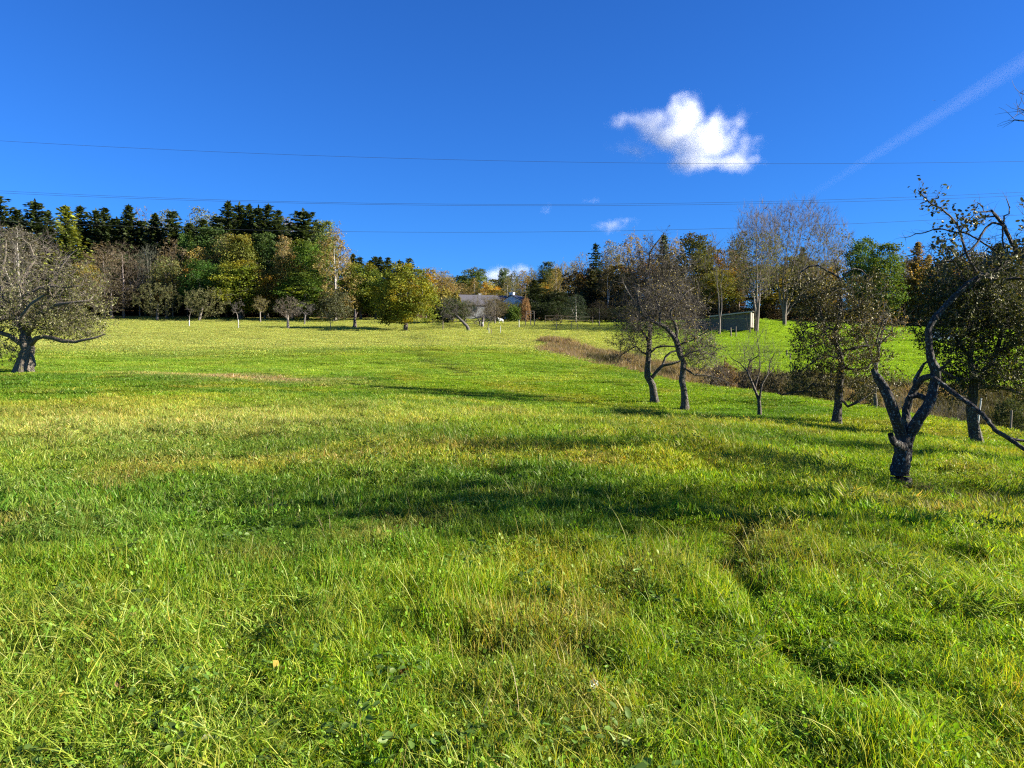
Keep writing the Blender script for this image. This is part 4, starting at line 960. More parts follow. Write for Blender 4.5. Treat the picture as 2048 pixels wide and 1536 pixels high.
smalltree(940, 110, 592, 52, 39, None, 0, 'dark fruit tree leaning strongly to the left in front of the house', 'fruit_tree', -3.0, .22, .3, (.09, .075, .065, 1), nt_=150, tw=7)
smalltree(975, 108, 626, 22, 40, None, 0, 'small bare forked sapling in the meadow before the garden', 'sapling', .35, .06, .3, (.1, .09, .08, 1), nt_=14, tw=3)
smalltree(1113, 114, 628, 22, 41, (.10, .06, .04), 220, 'small reddish bush in the shaded grass', 'sapling', 0, .05, .2, nt_=24)
smalltree(965, 120, 600, 60, 42, None, 0, 'dark twiggy fruit tree with a whitewashed trunk', 'fruit_tree', .2, .2, .3, (.11, .09, .08, 1), nt_=140, guard=(.8, .2, 1), tw=6)
def snag():
    g = G(710, 124); r = root('dead_trunk', g, 'short dead upright trunk left of the lone round tree', 'tree'); rng = np.random.default_rng(9)
    wood('trunk', [(np.array([(0, 0, -.3), (.05, 0, .4), (-.02, 0, 1.2), (.1, 0, 1.9), (.08, 0, 2.9)]), np.array([.35, .22, .2, .17, .08]))], M_TWIG, parent=r, sides=9, color=(.09, .07, .06, 1), rough=.2, rng=rng)
    wood('branch_stub', [(np.array([(.06, 0, 1.9), (.35, 0, 2.1), (.5, 0, 2.4)]), np.array([.12, .09, .03]))], M_TWIG, parent=r, sides=6, color=(.16, .12, .1, 1))
snag()
# big bare trees by the shed
def bigbare(px, d, base, top, cx, wpx, seed, stems, nt_, label, leafn=0, wc=(.15, .12, .09, 1), trunk=.4, vase=.35, low=.15):
    g = G(px, d); rng = np.random.default_rng(seed); h = P(px, top, d)[2] - g[2]; W = wpx * d / F; ox = (cx - px) * d / F
    r = root('bare_tree', g, label, 'tree'); T = Tree(rng, .8)
    for k, (a, hh) in enumerate(stems):
        T.path([(0, 0, -.5), (a * .12, rng.uniform(-.2, .2), h * .08), (a * W * .12, rng.uniform(-.5, .5), hh * h * .35), (a * W * .28 + ox * .5, rng.uniform(-1, 1), hh * h * .62), (a * W * .42 + ox * .8, rng.uniform(-1.5, 1.5), hh * h * .88)], [trunk, trunk * .75, trunk * .42, trunk * .2, .03], start=None if k == 0 else 0)
    v = ell(rng, nt_, (ox, 0, h * (low + .5) * .5 + h * .25), W / 2, W / 2.4, h * (1 - low) / 2, .3, -.75)
    f = np.clip(v[:, 2] / h, 0, 1); v[:, 0] = ox + (v[:, 0] - ox) * (.45 + .75 * np.minimum(1, f * 1.5)); v[:, 2] = np.minimum(v[:, 2], h)
    v = v[np.argsort(v[:, 2] + np.abs(v[:, 0] - ox) * .8)]
    T.reach(v, 1.6, -.03, .2, minz=h * .12); T.finish(.010, 2.25)
    tc, tp, td = T.twigs(6, 1.35, .011, .08, .4, .45, 3, .25)
    big = [c for c in T.chains if c[1].max() > .09]; sm = [c for c in T.chains if c[1].max() <= .09]
    wood('trunk', big, M_TWIG, parent=r, color=wc, sides=7)
    wood('crown', sm + tc, M_TWIG, parent=r, sides=3, color=(wc[0] * .9, wc[1] * .9, wc[2] * .9, 1))
    if leafn:
        pk = rng.choice(len(tp), leafn); pk = pk[tp[pk][:, 2] < h * .75]
        V, Q, c = leaves(rng, tp[pk] + rng.normal(size=(len(pk), 3)) * .2, .26 * rng.uniform(.6, 1.2, len(pk)), colvar(rng, len(pk), (.13, .14, .04), .35), aspect=.8)
        o = link('foliage', mesh_np('foliage', V, Q, col=c, mat=M_LEAF), r)
bigbare(1512, 111, 646, 402, 1508, 92, 51, [(-.1, 1.0), (.5, .8), (-.7, .8)], 1000, 'tall bare tree with a double trunk at the right end of the shed', 2500, trunk=.3)
bigbare(1567, 117, 644, 398, 1590, 185, 52, [(-.6, .95), (-.15, 1.03), (.3, 1.0), (.8, .9), (1.35, .7)], 2100, 'largest bare tree, many stemmed and fan shaped, right of the shed', 2600, (.12, .095, .07, 1), trunk=.27, low=.2)
bigbare(1438, 109, 650, 468, 1428, 60, 53, [(-.2, 1.0), (.5, .7)], 90, 'slender dead tree standing in front of the shed wall', 0, (.11, .09, .07, 1), trunk=.2, low=.35)
# ------------------------------------------------------------------ the old fruit trees near the camera
def near_tree(name, label, d, limbs, crowns, seed, leafc, nleaf, lsz, step=.22, rtip=.004, tw=4, twl=.3, wc=(.085, .075, .065, 1), up=.7, arc=.18, rough=.1, alt=None, pa=0, sides=10, thr=.03, extra=None, e=2.35, leafr=None, twup=.1, tws=.9, wsc=1.0, pstep=None):
    """limbs: lists of (px,py,dy,width px) in front view at depth d+dy; crowns: (px,py,rx px,ry px,depth m,n,dy)"""
    px0, py0 = limbs[0][0][:2]; base = G(px0, d); base[2] -= .03
    r = root(name, base, label, 'tree', None); rng = np.random.default_rng(seed); T = Tree(rng, step); T.pstep = pstep or step
    off = 0
    for i, L in enumerate(limbs):
        pts = [P(a, b, d + c) - base for a, b, c, w_ in L]
        if i == 0: pts[0][2] = min(pts[0][2], -.15)
        rad = [(w_ if w_ < 6 else 6 + (w_ - 6) * wsc) / 2 * (d + c) / F for a, b, c, w_ in L]
        T.path(pts, rad)
    for (cx, cy_, rx, ry, dep, n_, dy) in crowns:
        c = P(cx, cy_, d + dy) - base; k = d / F
        tg = ell(rng, n_, c, rx * k, dep, ry * k, .1); j = T.nearest(c, 0)
        tg = tg[np.argsort(np.linalg.norm(tg - T.p[j], axis=1))]
        T.reach(tg, up, arc, .4, minz=.5)
    T.finish(rtip, e)
    tc, tp, td = T.twigs(tw, twl, rtip * .75, .02, tws, twup, 3, .4)
    big = [c for c in T.chains if c[1].max() > thr]; sm = [c for c in T.chains if c[1].max() <= thr]
    wood('trunk', big, M_BARK, parent=r, color=wc, sides=sides, rough=rough, rng=rng)
    wood('crown', sm + tc, M_TWIG, parent=r, sides=3, color=tuple(v * 1.1 for v in wc[:3]) + (1,))
    if nleaf:
        if leafr is not None: ok = np.nonzero(leafr(tp + base))[0]; pk = rng.choice(ok, nleaf)
        else: pk = rng.choice(len(tp), nleaf)
        V, Q, c = leaves(rng, tp[pk] + rng.normal(size=(nleaf, 3)) * .02, lsz * rng.uniform(.6, 1.15, nleaf), colvar(rng, nleaf, leafc, .3, alt, pa), near=True, aspect=.55, updir=.3)
        link('foliage', mesh_np('foliage', V, Q, col=c, mat=M_LEAFN), r)
    return r

# 1. gnarled leaning tree close on the right
LEAN = [
 [(1801, 1012, 0, 80), (1800, 985, 0, 66), (1799, 950, 0, 58), (1806, 915, 0, 56), (1809, 885, 0, 56), (1812, 866, 0, 46), (1813, 858, 0, 14)],
 [(1808, 890, 0, 40), (1803, 868, 0, 38), (1793, 840, -.05, 38), (1780, 800, -.05, 34), (1768, 775, 0, 31), (1756, 755, 0, 24), (1745, 738, 0, 8)],
 [(1806, 893, -.1, 26), (1788, 885, -.2, 20), (1781, 868, -.25, 14)],
 [(1816, 870, .15, 30), (1812, 830, .25, 26), (1818, 800, .25, 22), (1832, 772, .2, 20), (1846, 756, .1, 18), (1862, 752, 0, 15), (1876, 762, -.1, 14), (1905, 784, -.2, 13), (1940, 808, -.4, 12), (1965, 828, -.5, 11), (1990, 860, -.6, 10), (2016, 876, -.7, 10), (2048, 898, -.8, 9), (2100, 935, -.9, 7)],
 [(2016, 876, -.7, 7), (2050, 882, -.7, 6), (2120, 890, -.8, 4)],
 [(1830, 765, .2, 12), (1838, 745, .2, 9), (1848, 728, .1, 5), (1856, 722, .1, 3)],
 [(1811, 890, 0, 40), (1820, 868, 0, 38), (1830, 852, -.05, 38), (1845, 828, -.1, 35), (1860, 805, -.1, 32), (1867, 780, -.05, 28), (1872, 758, 0, 30), (1872, 740, 0, 32), (1862, 718, 0, 24), (1858, 690, 0, 19), (1857, 660, 0, 19), (1868, 638, 0, 17), (1885, 618, .05, 15), (1910, 592, .1, 15), (1935, 568, .1, 15), (1965, 550, .15, 14), (1992, 540, .2, 13), (2010, 522, .2, 14), (2035, 510, .25, 15), (2075, 495, .3, 14), (2130, 470, .3, 9)],
 [(1860, 800, 0, 16), (1835, 790, .1, 15), (1818, 795, .1, 10)],
 [(1960, 552, .1, 7), (1990, 560, 0, 7), (2040, 556, -.1, 6), (2090, 570, -.2, 5)],
 [(2035, 510, .2, 9), (2020, 478, .2, 8), (2006, 448, .15, 7), (1992, 432, .1, 6), (1982, 420, .1, 4)],
 [(1992, 432, .1, 4), (1965, 434, .1, 3), (1945, 436, .1, 2)], [(1984, 422, .1, 3), (1965, 424, .1, 2.5), (1952, 424, .1, 2)], [(1968, 423, .1, 2), (1962, 410, .1, 2), (1955, 405, .1, 1.6)],
 [(2006, 448, .15, 5), (1985, 445, .1, 5), (1972, 455, .1, 5), (1962, 470, .05, 5), (1955, 485, .05, 5), (1945, 497, 0, 5), (1932, 505, 0, 5), (1915, 518, 0, 4), (1900, 523, 0, 3)],
 [(1960, 552, .1, 7), (1945, 530, .05, 6), (1932, 505, 0, 6), (1926, 485, 0, 5), (1921, 466, 0, 5), (1914, 448, -.05, 4.5), (1902, 434, -.05, 4), (1888, 422, -.1, 4), (1872, 412, -.1, 3.5), (1858, 404, -.1, 3), (1846, 392, -.1, 2.5), (1836, 380, -.1, 2)],
 [(1921, 466, 0, 4), (1900, 462, 0, 3.5), (1885, 458, 0, 3), (1868, 458, 0, 3), (1850, 465, 0, 2.5), (1832, 467, 0, 2.2), (1820, 473, 0, 1.8), (1810, 475, 0, 1.5)],
 [(1921, 464, 0, 4), (1935, 467, 0, 4), (1955, 478, .05, 4), (1970, 488, .1, 4), (1990, 500, .1, 4), (2010, 515, .2, 4)],
 [(1920, 464, 0, 3.5), (1928, 452, 0, 3), (1938, 440, 0, 2.5), (1948, 430, 0, 2)],
 [(2008, 440, .15, 4), (2008, 432, .15, 3.5), (2018, 428, .15, 3), (2019, 415, .15, 2.5), (2013, 398, .15, 1.6)],
 [(2006, 452, .1, 4), (2005, 475, .1, 4), (2008, 495, .1, 4), (2003, 518, .15, 4)],
 [(1872, 745, 0, 10), (1885, 735, -.1, 5), (1900, 722, -.2, 3)],
 [(2130, 470, .3, 8), (2180, 420, .3, 6), (2230, 360, .2, 4)], [(2040, 508, .2, 5), (2060, 475, .1, 4), (2066, 440, .1, 3), (2060, 410, .1, 2)],
]
def lr1(q): # leaves only on the outer shoots
    px = 1024 + q[:, 0] / q[:, 1] * F; py = 768 - np.tan(np.arctan2(q[:, 2] - EYE, q[:, 1]) + PITCH) * F
    return (py < 560) & (((px < 1900) & (py < 425)) | ((px > 1905) & (px < 1960) & (py < 462) & (py > 405)) | (px > 2030) | ((py > 440) & (px < 1910) & (px > 1865)) | ((py > 490) & (px > 1960)))
near_tree('old_fruit_tree', 'gnarled leaning fruit tree close on the right, with a broken stub and dead limb', 10.0, LEAN,
  [(1880, 500, 45, 38, .6, 95, 0), (1925, 545, 60, 34, .8, 80, 0), (1930, 450, 30, 25, .3, 14, 0), (2030, 500, 50, 45, .7, 80, 0), (2130, 430, 80, 90, 1.0, 150, .2), (2220, 520, 90, 90, 1.0, 110, .2), (1990, 470, 40, 40, .35, 22, 0), (1868, 408, 28, 18, .15, 10, -.1), (2080, 560, 60, 40, .6, 40, 0)],
  61, (.05, .06, .035), 2600, .062, .16, .0026, 2.4, .18, (.048, .037, .027, 1), .6, .1, .11, (.13, .11, .03), .12, 22, .03, leafr=lr1, wsc=.5, pstep=.045)
# 2. two forked old trees in the middle right
near_tree('old_fruit_tree', 'old bare fruit tree with a curved dark trunk, left one of the close pair', 30.0,
 [[(1311, 812, 0, 18), (1309, 795, 0, 14), (1305, 770, 0, 13), (1295, 752, 0, 13), (1296, 725, 0, 11), (1298, 700, 0, 11), (1299, 675, 0, 9), (1301, 650, 0, 8), (1304, 625, 0, 7), (1298, 595, .1, 6), (1290, 560, .1, 5), (1298, 530, 0, 4.5), (1300, 505, 0, 4), (1310, 490, 0, 3), (1320, 477, 0, 2.4), (1328, 467, 0, 1.8)],
  [(1304, 755, 0, 8), (1315, 742, -.1, 7), (1325, 731, -.2, 6.5), (1345, 727, -.3, 5.5), (1360, 722, -.3, 4), (1375, 728, -.3, 2.5)],
  [(1325, 731, -.2, 6), (1331, 714, -.2, 5), (1342, 704, -.2, 4), (1360, 700, -.2, 3)],
  [(1296, 709, 0, 5), (1284, 705, .1, 4), (1272, 692, .1, 3), (1255, 702, .2, 2.5), (1243, 710, .2, 1.8), (1232, 728, .3, 1.2)],
  [(1300, 706, 0, 5), (1312, 695, -.1, 4), (1328, 692, -.1, 4), (1350, 693, -.2, 3), (1368, 684, -.2, 2)],
  [(1297, 684, 0, 6), (1288, 668, 0, 5), (1278, 655, .1, 4.5), (1272, 640, .1, 4), (1262, 628, .2, 3), (1250, 625, .2, 2)],
  [(1300, 650, 0, 5), (1312, 625, -.3, 4), (1322, 590, -.4, 3.5), (1335, 560, -.4, 3), (1345, 530, -.3, 2)],
  [(1298, 595, 0, 4), (1275, 570, .2, 3.5), (1262, 545, .3, 3), (1255, 520, .3, 2)],
  [(1292, 540, 0, 3), (1282, 522, .1, 2.5), (1278, 505, .1, 2)]],
 [(1300, 550, 60, 62, 1.2, 260, 0), (1275, 620, 52, 55, 1.1, 220, 0), (1345, 560, 50, 60, 1.0, 200, 0), (1350, 640, 55, 45, 1.0, 130, 0), (1255, 690, 38, 38, .8, 110, 0), (1310, 500, 25, 28, .4, 30, 0), (1300, 600, 80, 70, 1.3, 120, 0), (1300, 690, 30, 30, .8, 40, 0)],
 62, (.05, .042, .018), 6500, .06, .25, .0058, 8, .42, (.062, .05, .036, 1), .5, .12, .1, (.2, .17, .045), .22, 10, .045, tws=.9)
near_tree('old_fruit_tree', 'old bare fruit tree with an arching mossy upper limb, right one of the close pair', 28.0,
 [[(1370, 826, 0, 18), (1370, 805, 0, 14), (1368, 780, 0, 13), (1364, 762, 0, 13), (1366, 742, 0, 11), (1367, 725, 0, 11), (1360, 710, 0, 11), (1356, 692, 0, 12), (1352, 680, 0, 11), (1344, 668, 0, 9), (1332, 655, 0, 9), (1318, 648, 0, 8), (1300, 640, 0, 7), (1287, 632, 0, 6), (1282, 618, 0, 5.5), (1277, 605, 0, 5), (1274, 582, 0, 4.5), (1278, 578, 0, 3)],
  [(1284, 628, 0, 4.5), (1270, 605, 0, 4), (1256, 585, 0, 3), (1246, 565, 0, 2)],
  [(1352, 680, 0, 8), (1354, 662, .1, 7), (1350, 648, .1, 6), (1341, 633, .1, 5), (1343, 620, .1, 5), (1355, 606, .1, 4), (1372, 585, .1, 3.5), (1388, 575, .1, 2.5)],
  [(1320, 648, 0, 5), (1320, 625, .2, 4.5), (1312, 600, .3, 4), (1320, 570, .3, 3)],
  [(1362, 716, 0, 5), (1380, 705, -.2, 4), (1400, 700, -.2, 3), (1425, 710, -.3, 2)],
  [(1366, 735, 0, 4), (1378, 742, -.2, 4), (1390, 750, -.3, 3), (1420, 752, -.3, 2), (1450, 762, -.3, 1.5)],
  [(1358, 690, 0, 4), (1385, 680, -.2, 3), (1405, 668, -.3, 2.2), (1428, 658, -.3, 1.5)]],
 [(1398, 700, 45, 38, .9, 330, 0), (1330, 600, 60, 45, 1.1, 200, 0), (1375, 620, 42, 50, .9, 150, 0), (1280, 640, 50, 40, .9, 140, 0), (1420, 745, 35, 22, .7, 50, 0)],
 63, (.05, .042, .018), 3200, .06, .25, .0058, 8, .44, (.07, .057, .042, 1), .4, .0, .1, (.3, .25, .06), .35, 10, .045, tws=.7, twup=-.05)
# 3. small bare tree
near_tree('young_fruit_tree', 'small bare tree with straight upright shoots between the close pair and the leafy tree', 25.0,
 [[(1521, 832, 0, 9), (1519, 815, 0, 8), (1518, 800, 0, 7), (1510, 780, 0, 5), (1502, 760, 0, 4), (1494, 742, 0, 3.5), (1480, 726, .1, 2.5), (1462, 716, .1, 1.6)],
  [(1518, 804, 0, 5), (1521, 785, -.1, 4), (1524, 768, -.1, 3.5), (1535, 750, -.2, 2.6), (1547, 738, -.2, 1.6)], [(1510, 778, 0, 3), (1516, 755, .1, 2.4), (1520, 735, .1, 2), (1518, 700, .1, 1.4), (1512, 652, .1, .9)],
  [(1494, 742, 0, 3), (1500, 722, 0, 2.4), (1515, 712, 0, 2)], [(1535, 750, 0, 2.4), (1540, 725, 0, 2), (1550, 705, 0, 1.4)]],
 [(1512, 725, 52, 42, .8, 120, 0), (1490, 715, 32, 30, .5, 44, 0), (1515, 690, 40, 30, .6, 30, 0)], 64, None, 0, 0, .2, .0042, 2.6, .55, (.065, .05, .036, 1), .9, .05, .08, None, 0, 8, .03, twup=.7, tws=.35)
# 4. leafy tree with dark whorls of branches
near_tree('old_fruit_tree', 'dark fruit tree full of small leaves, left of the gnarled leaning one', 22.0,
 [[(1672, 856, 0, 30), (1674, 840, 0, 21), (1676, 815, 0, 19), (1678, 790, 0, 18), (1680, 765, 0, 16), (1684, 735, 0, 14), (1681, 712, 0, 13), (1673, 690, 0, 11), (1668, 668, 0, 9), (1676, 645, 0, 8), (1682, 615, 0, 7), (1682, 585, 0, 6), (1683, 562, 0, 6), (1674, 552, 0, 4.5), (1655, 542, .1, 4), (1638, 531, .1, 3.5), (1620, 532, .1, 3), (1600, 545, .2, 2)],
  [(1683, 562, 0, 4), (1693, 547, -.1, 4), (1707, 537, -.1, 3.5), (1722, 540, -.1, 3), (1738, 556, -.1, 2)], [(1680, 560, 0, 3), (1674, 545, 0, 3), (1671, 528, 0, 2.5), (1668, 518, 0, 2)],
  [(1684, 800, 0, 5), (1695, 813, -.2, 5), (1712, 806, -.3, 5), (1730, 796, -.3, 4), (1748, 782, -.3, 3)], [(1674, 775, 0, 5), (1650, 772, .1, 5), (1625, 768, .2, 5), (1610, 783, .2, 4), (1585, 785, .2, 3.5), (1562, 790, .2, 3), (1550, 776, .2, 2)],
  [(1680, 718, 0, 5), (1660, 712, -.1, 4), (1635, 718, -.2, 3.5), (1612, 735, -.2, 2.5), (1595, 748, -.2, 1.6)], [(1684, 735, 0, 6), (1710, 740, .1, 5), (1735, 735, .1, 4), (1752, 715, .1, 3)],
  [(1670, 690, 0, 5), (1650, 665, .1, 4.5), (1645, 640, .1, 4), (1640, 610, .2, 3), (1622, 592, .2, 2.2)], [(1690, 700, 0, 5), (1725, 692, -.1, 5), (1752, 690, -.1, 5), (1756, 668, -.1, 4), (1765, 645, -.1, 3.5), (1776, 632, -.1, 2)],
  [(1668, 660, 0, 4), (1640, 650, .2, 3), (1615, 655, .3, 2.5), (1600, 672, .3, 2)]],
 [(1668, 600, 62, 60, 1.1, 170, 0), (1640, 680, 60, 55, 1.1, 170, 0), (1725, 680, 62, 75, 1.1, 190, 0), (1690, 745, 75, 40, 1.1, 140, 0), (1620, 760, 60, 30, .8, 70, 0), (1730, 590, 50, 50, .8, 60, 0), (1610, 590, 40, 45, .8, 60, 0), (1770, 770, 50, 30, .8, 40, 0)],
 65, (.04, .043, .013), 19000, .06, .22, .0046, 5, .32, (.052, .041, .028, 1), .5, .08, .1, (.17, .15, .035), .2, 10, .035, wsc=.75)
# 5. dense leafy tree at the right edge
near_tree('old_fruit_tree', 'dense dark leafy fruit tree at the right edge, behind the leaning one', 19.0,
 [[(1953, 894, 0, 40), (1951, 875, 0, 30), (1946, 845, 0, 27), (1943, 820, 0, 26), (1947, 790, 0, 25), (1950, 765, 0, 22), (1945, 740, 0, 16), (1940, 715, 0, 13), (1943, 690, 0, 12), (1950, 660, 0, 10), (1965, 630, .1, 8), (1975, 600, .1, 6), (1990, 570, .1, 4)],
  [(1955, 765, 0, 14), (1972, 740, .1, 12), (1990, 715, .1, 11), (1997, 690, .2, 10), (2005, 655, .2, 8), (2020, 620, .2, 6)], [(1945, 760, 0, 10), (1915, 758, -.1, 8), (1890, 745, -.1, 6), (1875, 735, -.1, 4)],
  [(1960, 775, 0, 8), (1990, 772, -.2, 6), (2020, 780, -.3, 5), (2050, 790, -.3, 4)], [(1940, 715, 0, 8), (1920, 690, .2, 6), (1900, 660, .2, 5), (1885, 630, .2, 3)], [(1997, 700, 0, 8), (2030, 690, 0, 6), (2080, 680, 0, 5), (2120, 690, 0, 3)]],
 [(1935, 600, 88, 88, 1.1, 430, 0), (1910, 690, 60, 50, .9, 130, 0), (2010, 650, 80, 85, 1.2, 330, 0), (1980, 745, 90, 38, 1.1, 200, 0), (2085, 660, 80, 90, 1.2, 200, 0), (1900, 770, 45, 30, .8, 60, 0), (2060, 760, 60, 40, .9, 80, 0), (2000, 540, 70, 50, .8, 140, 0), (1880, 660, 45, 60, .8, 110, 0), (1905, 560, 50, 50, .7, 80, 0)],
 66, (.03, .04, .011), 42000, .062, .22, .0044, 4.5, .3, (.055, .044, .03, 1), .5, .08, .1, (.12, .13, .025), .16, 10, .035, wsc=.6)
# 6. thin bare tree between those two, further back
near_tree('old_fruit_tree', 'far low fruit tree with several slanting stems seen between the leafy trees', 40.0,
 [[(1750, 800, 0, 8), (1752, 730, 0, 8), (1758, 690, 0, 7), (1765, 660, 0, 5), (1778, 630, 0, 3)], [(1752, 735, 0, 6), (1735, 690, 0, 5), (1722, 660, 0, 4), (1730, 640, 0, 3)], [(1757, 690, 0, 4), (1770, 678, 0, 4), (1785, 665, 0, 3)]],
 [(1770, 640, 60, 40, 1.6, 90, 0), (1740, 660, 50, 40, 1.4, 70, 0)], 67, (.12, .09, .03), 900, .1, .35, .008, 3.5, .45, (.09, .075, .06, 1), .6, .1, .1, (.3, .2, .05), .3, 8, .06)
# 7. left tree
near_tree('old_apple_tree', 'big spreading old apple tree with a thick short trunk at the left edge', 32.0,
 [[(47, 748, 0, 32), (48, 735, 0, 27), (52, 715, 0, 23), (55, 698, 0, 23), (52, 685, 0, 24), (50, 670, 0, 19)],
  [(60, 690, 0, 12), (72, 677, -.1, 10), (85, 673, -.2, 9), (105, 676, -.3, 8), (125, 682, -.4, 8), (150, 684, -.5, 6), (178, 678, -.6, 4.5), (210, 668, -.6, 3)], [(48, 690, 0, 12), (38, 685, -.2, 10), (20, 672, -.4, 9), (-5, 664, -.5, 8), (-40, 660, -.6, 6), (-80, 670, -.7, 4)],
  [(50, 668, 0, 16), (44, 648, .1, 13), (42, 625, .1, 11), (48, 618, .1, 10), (50, 600, .1, 9), (58, 588, .1, 8), (75, 578, .1, 7), (95, 572, .1, 6), (130, 575, .1, 5), (165, 570, 0, 3)],
  [(46, 620, .1, 9), (25, 630, -.1, 9), (0, 640, -.2, 9), (-30, 648, -.2, 8), (-70, 640, -.2, 5)], [(54, 668, 0, 14), (65, 650, -.3, 11), (80, 630, -.6, 9), (110, 610, -.8, 7), (145, 605, -.9, 5), (180, 600, -.9, 3)],
  [(50, 668, 0, 12), (30, 640, .6, 10), (10, 600, .8, 8), (0, 560, .8, 6), (10, 520, .8, 4), (12, 480, .8, 2.5)], [(50, 600, 0, 8), (40, 570, .3, 7), (55, 540, .3, 6), (70, 520, .3, 4), (60, 490, .3, 3)],
  [(95, 572, .1, 6), (115, 550, .1, 5), (125, 530, .1, 4), (140, 510, .1, 3), (155, 498, 0, 2)], [(54, 700, 0, 8), (66, 715, -.2, 5), (70, 730, -.3, 4), (62, 742, -.3, 3)], [(55, 655, .4, 10), (70, 630, 1.0, 8), (100, 600, 1.4, 6), (130, 560, 1.5, 4)], [(50, 655, -.4, 10), (40, 640, -1.2, 8), (60, 610, -1.6, 6), (90, 590, -1.8, 4)]],
 [(70, 570, 80, 60, 2.2, 200, 0), (150, 585, 52, 55, 1.6, 150, 0), (0, 590, 80, 80, 2.2, 200, 0), (150, 652, 60, 26, 1.5, 230, 0), (90, 648, 50, 26, 1.6, 120, 0), (60, 620, 95, 40, 2.2, 160, 0), (-70, 620, 80, 70, 2.2, 160, 0), (20, 500, 50, 55, 1.4, 90, 0), (110, 520, 45, 30, 1.2, 40, 0), (95, 480, 22, 30, .8, 14, 0), (165, 545, 25, 30, .8, 20, 0), (195, 620, 18, 25, .8, 20, 0), (10, 700, 40, 25, 1.0, 60, 0), (180, 585, 35, 55, 1.2, 60, 0), (-20, 650, 60, 30, 1.5, 60, 0)],
 68, (.105, .115, .03), 17000, .085, .28, .0056, 5.5, .42, (.14, .115, .088, 1), .45, .1, .12, (.17, .16, .06), .3, 12, .05, leafr=lambda q: np.random.default_rng(3).uniform(size=len(q)) < np.clip(1.15 - (q[:, 2] - 2.6) / 2.6, .06, 1))
# 8. a tree outside the right edge: its twigs poke in, its crown shades the foreground
near_tree('old_fruit_tree', 'bare fruit tree past the right edge, its twigs poking into the upper right sky', 6.4,
 [[(3050, 1050, 0, 90), (3060, 820, 0, 80), (3040, 600, 0, 70), (2900, 420, 0, 40), (2700, 350, 0, 25), (2500, 300, 0, 14), (2330, 270, 0, 9), (2200, 255, 0, 6), (2110, 246, 0, 4), (2062, 243, 0, 3), (2030, 240, 0, 2)],
  [(2110, 246, 0, 3), (2075, 232, 0, 2.5), (2054, 222, 0, 2), (2036, 216, 0, 1.6)], [(2110, 246, 0, 3), (2085, 215, 0, 2.5), (2060, 192, 0, 2), (2040, 186, 0, 1.5)],
  [(3050, 700, 0, 40), (3200, 450, .4, 30), (3300, 200, .8, 18)], [(3050, 600, 0, 40), (2950, 300, -.3, 24), (2880, 50, -.5, 14)]],
 [(2900, 200, 330, 260, 1.3, 240, 0), (2500, 280, 200, 90, .7, 34, 0), (3250, 150, 300, 250, 1.3, 90, 0), (2100, 235, 50, 30, .12, 9, 0), (3000, 500, 300, 120, 1.3, 50, 0)],
 69, (.05, .06, .03), 6000, .07, .2, .003, 2.6, .2, (.06, .052, .045, 1), .6, .1, .1, None, 0, 10, .03, leafr=lambda q: q[:, 0] > q[:, 1] * .9)
# 9. another to the right whose shadow crosses the lower right grass
near_tree('old_fruit_tree', 'leafy fruit tree standing outside the right edge of the photo', 13.0,
 [[(2420, 1000, 0, 60), (2425, 900, 0, 46), (2415, 800, 0, 42), (2440, 720, 0, 30), (2460, 640, 0, 18)], [(2418, 790, 0, 24), (2360, 720, .2, 16), (2320, 660, .3, 9)], [(2425, 780, 0, 24), (2500, 700, .2, 16), (2540, 620, .3, 9)]],
 [(2430, 620, 190, 130, 1.6, 330, 0)], 70, (.05, .06, .018), 7000, .065, .25, .0045, 3, .24, (.055, .05, .042, 1), .6, .1, .1, None, 0, 10, .035)

near_tree('old_fruit_tree', 'unseen twiggy fruit tree added well outside the right edge, to shade the middle', 9.0,  # unseen tree, added for the shadow it throws across the grass
 [[(2750, 1050, 0, 60), (2755, 900, 0, 46), (2740, 780, 0, 42), (2760, 680, 0, 30), (2770, 560, 0, 18)], [(2745, 780, 0, 24), (2640, 700, .2, 16), (2560, 600, .3, 9)], [(2745, 760, 0, 24), (2850, 660, .2, 16), (2900, 560, .3, 9)]],
 [(2750, 520, 260, 190, 1.5, 300, 0), (2500, 560, 120, 90, .8, 60, 0)], 71, (.05, .06, .018), 5000, .065, .25, .004, 3, .24, (.055, .05, .042, 1), .6, .1, .1, None, 0, 10, .035)
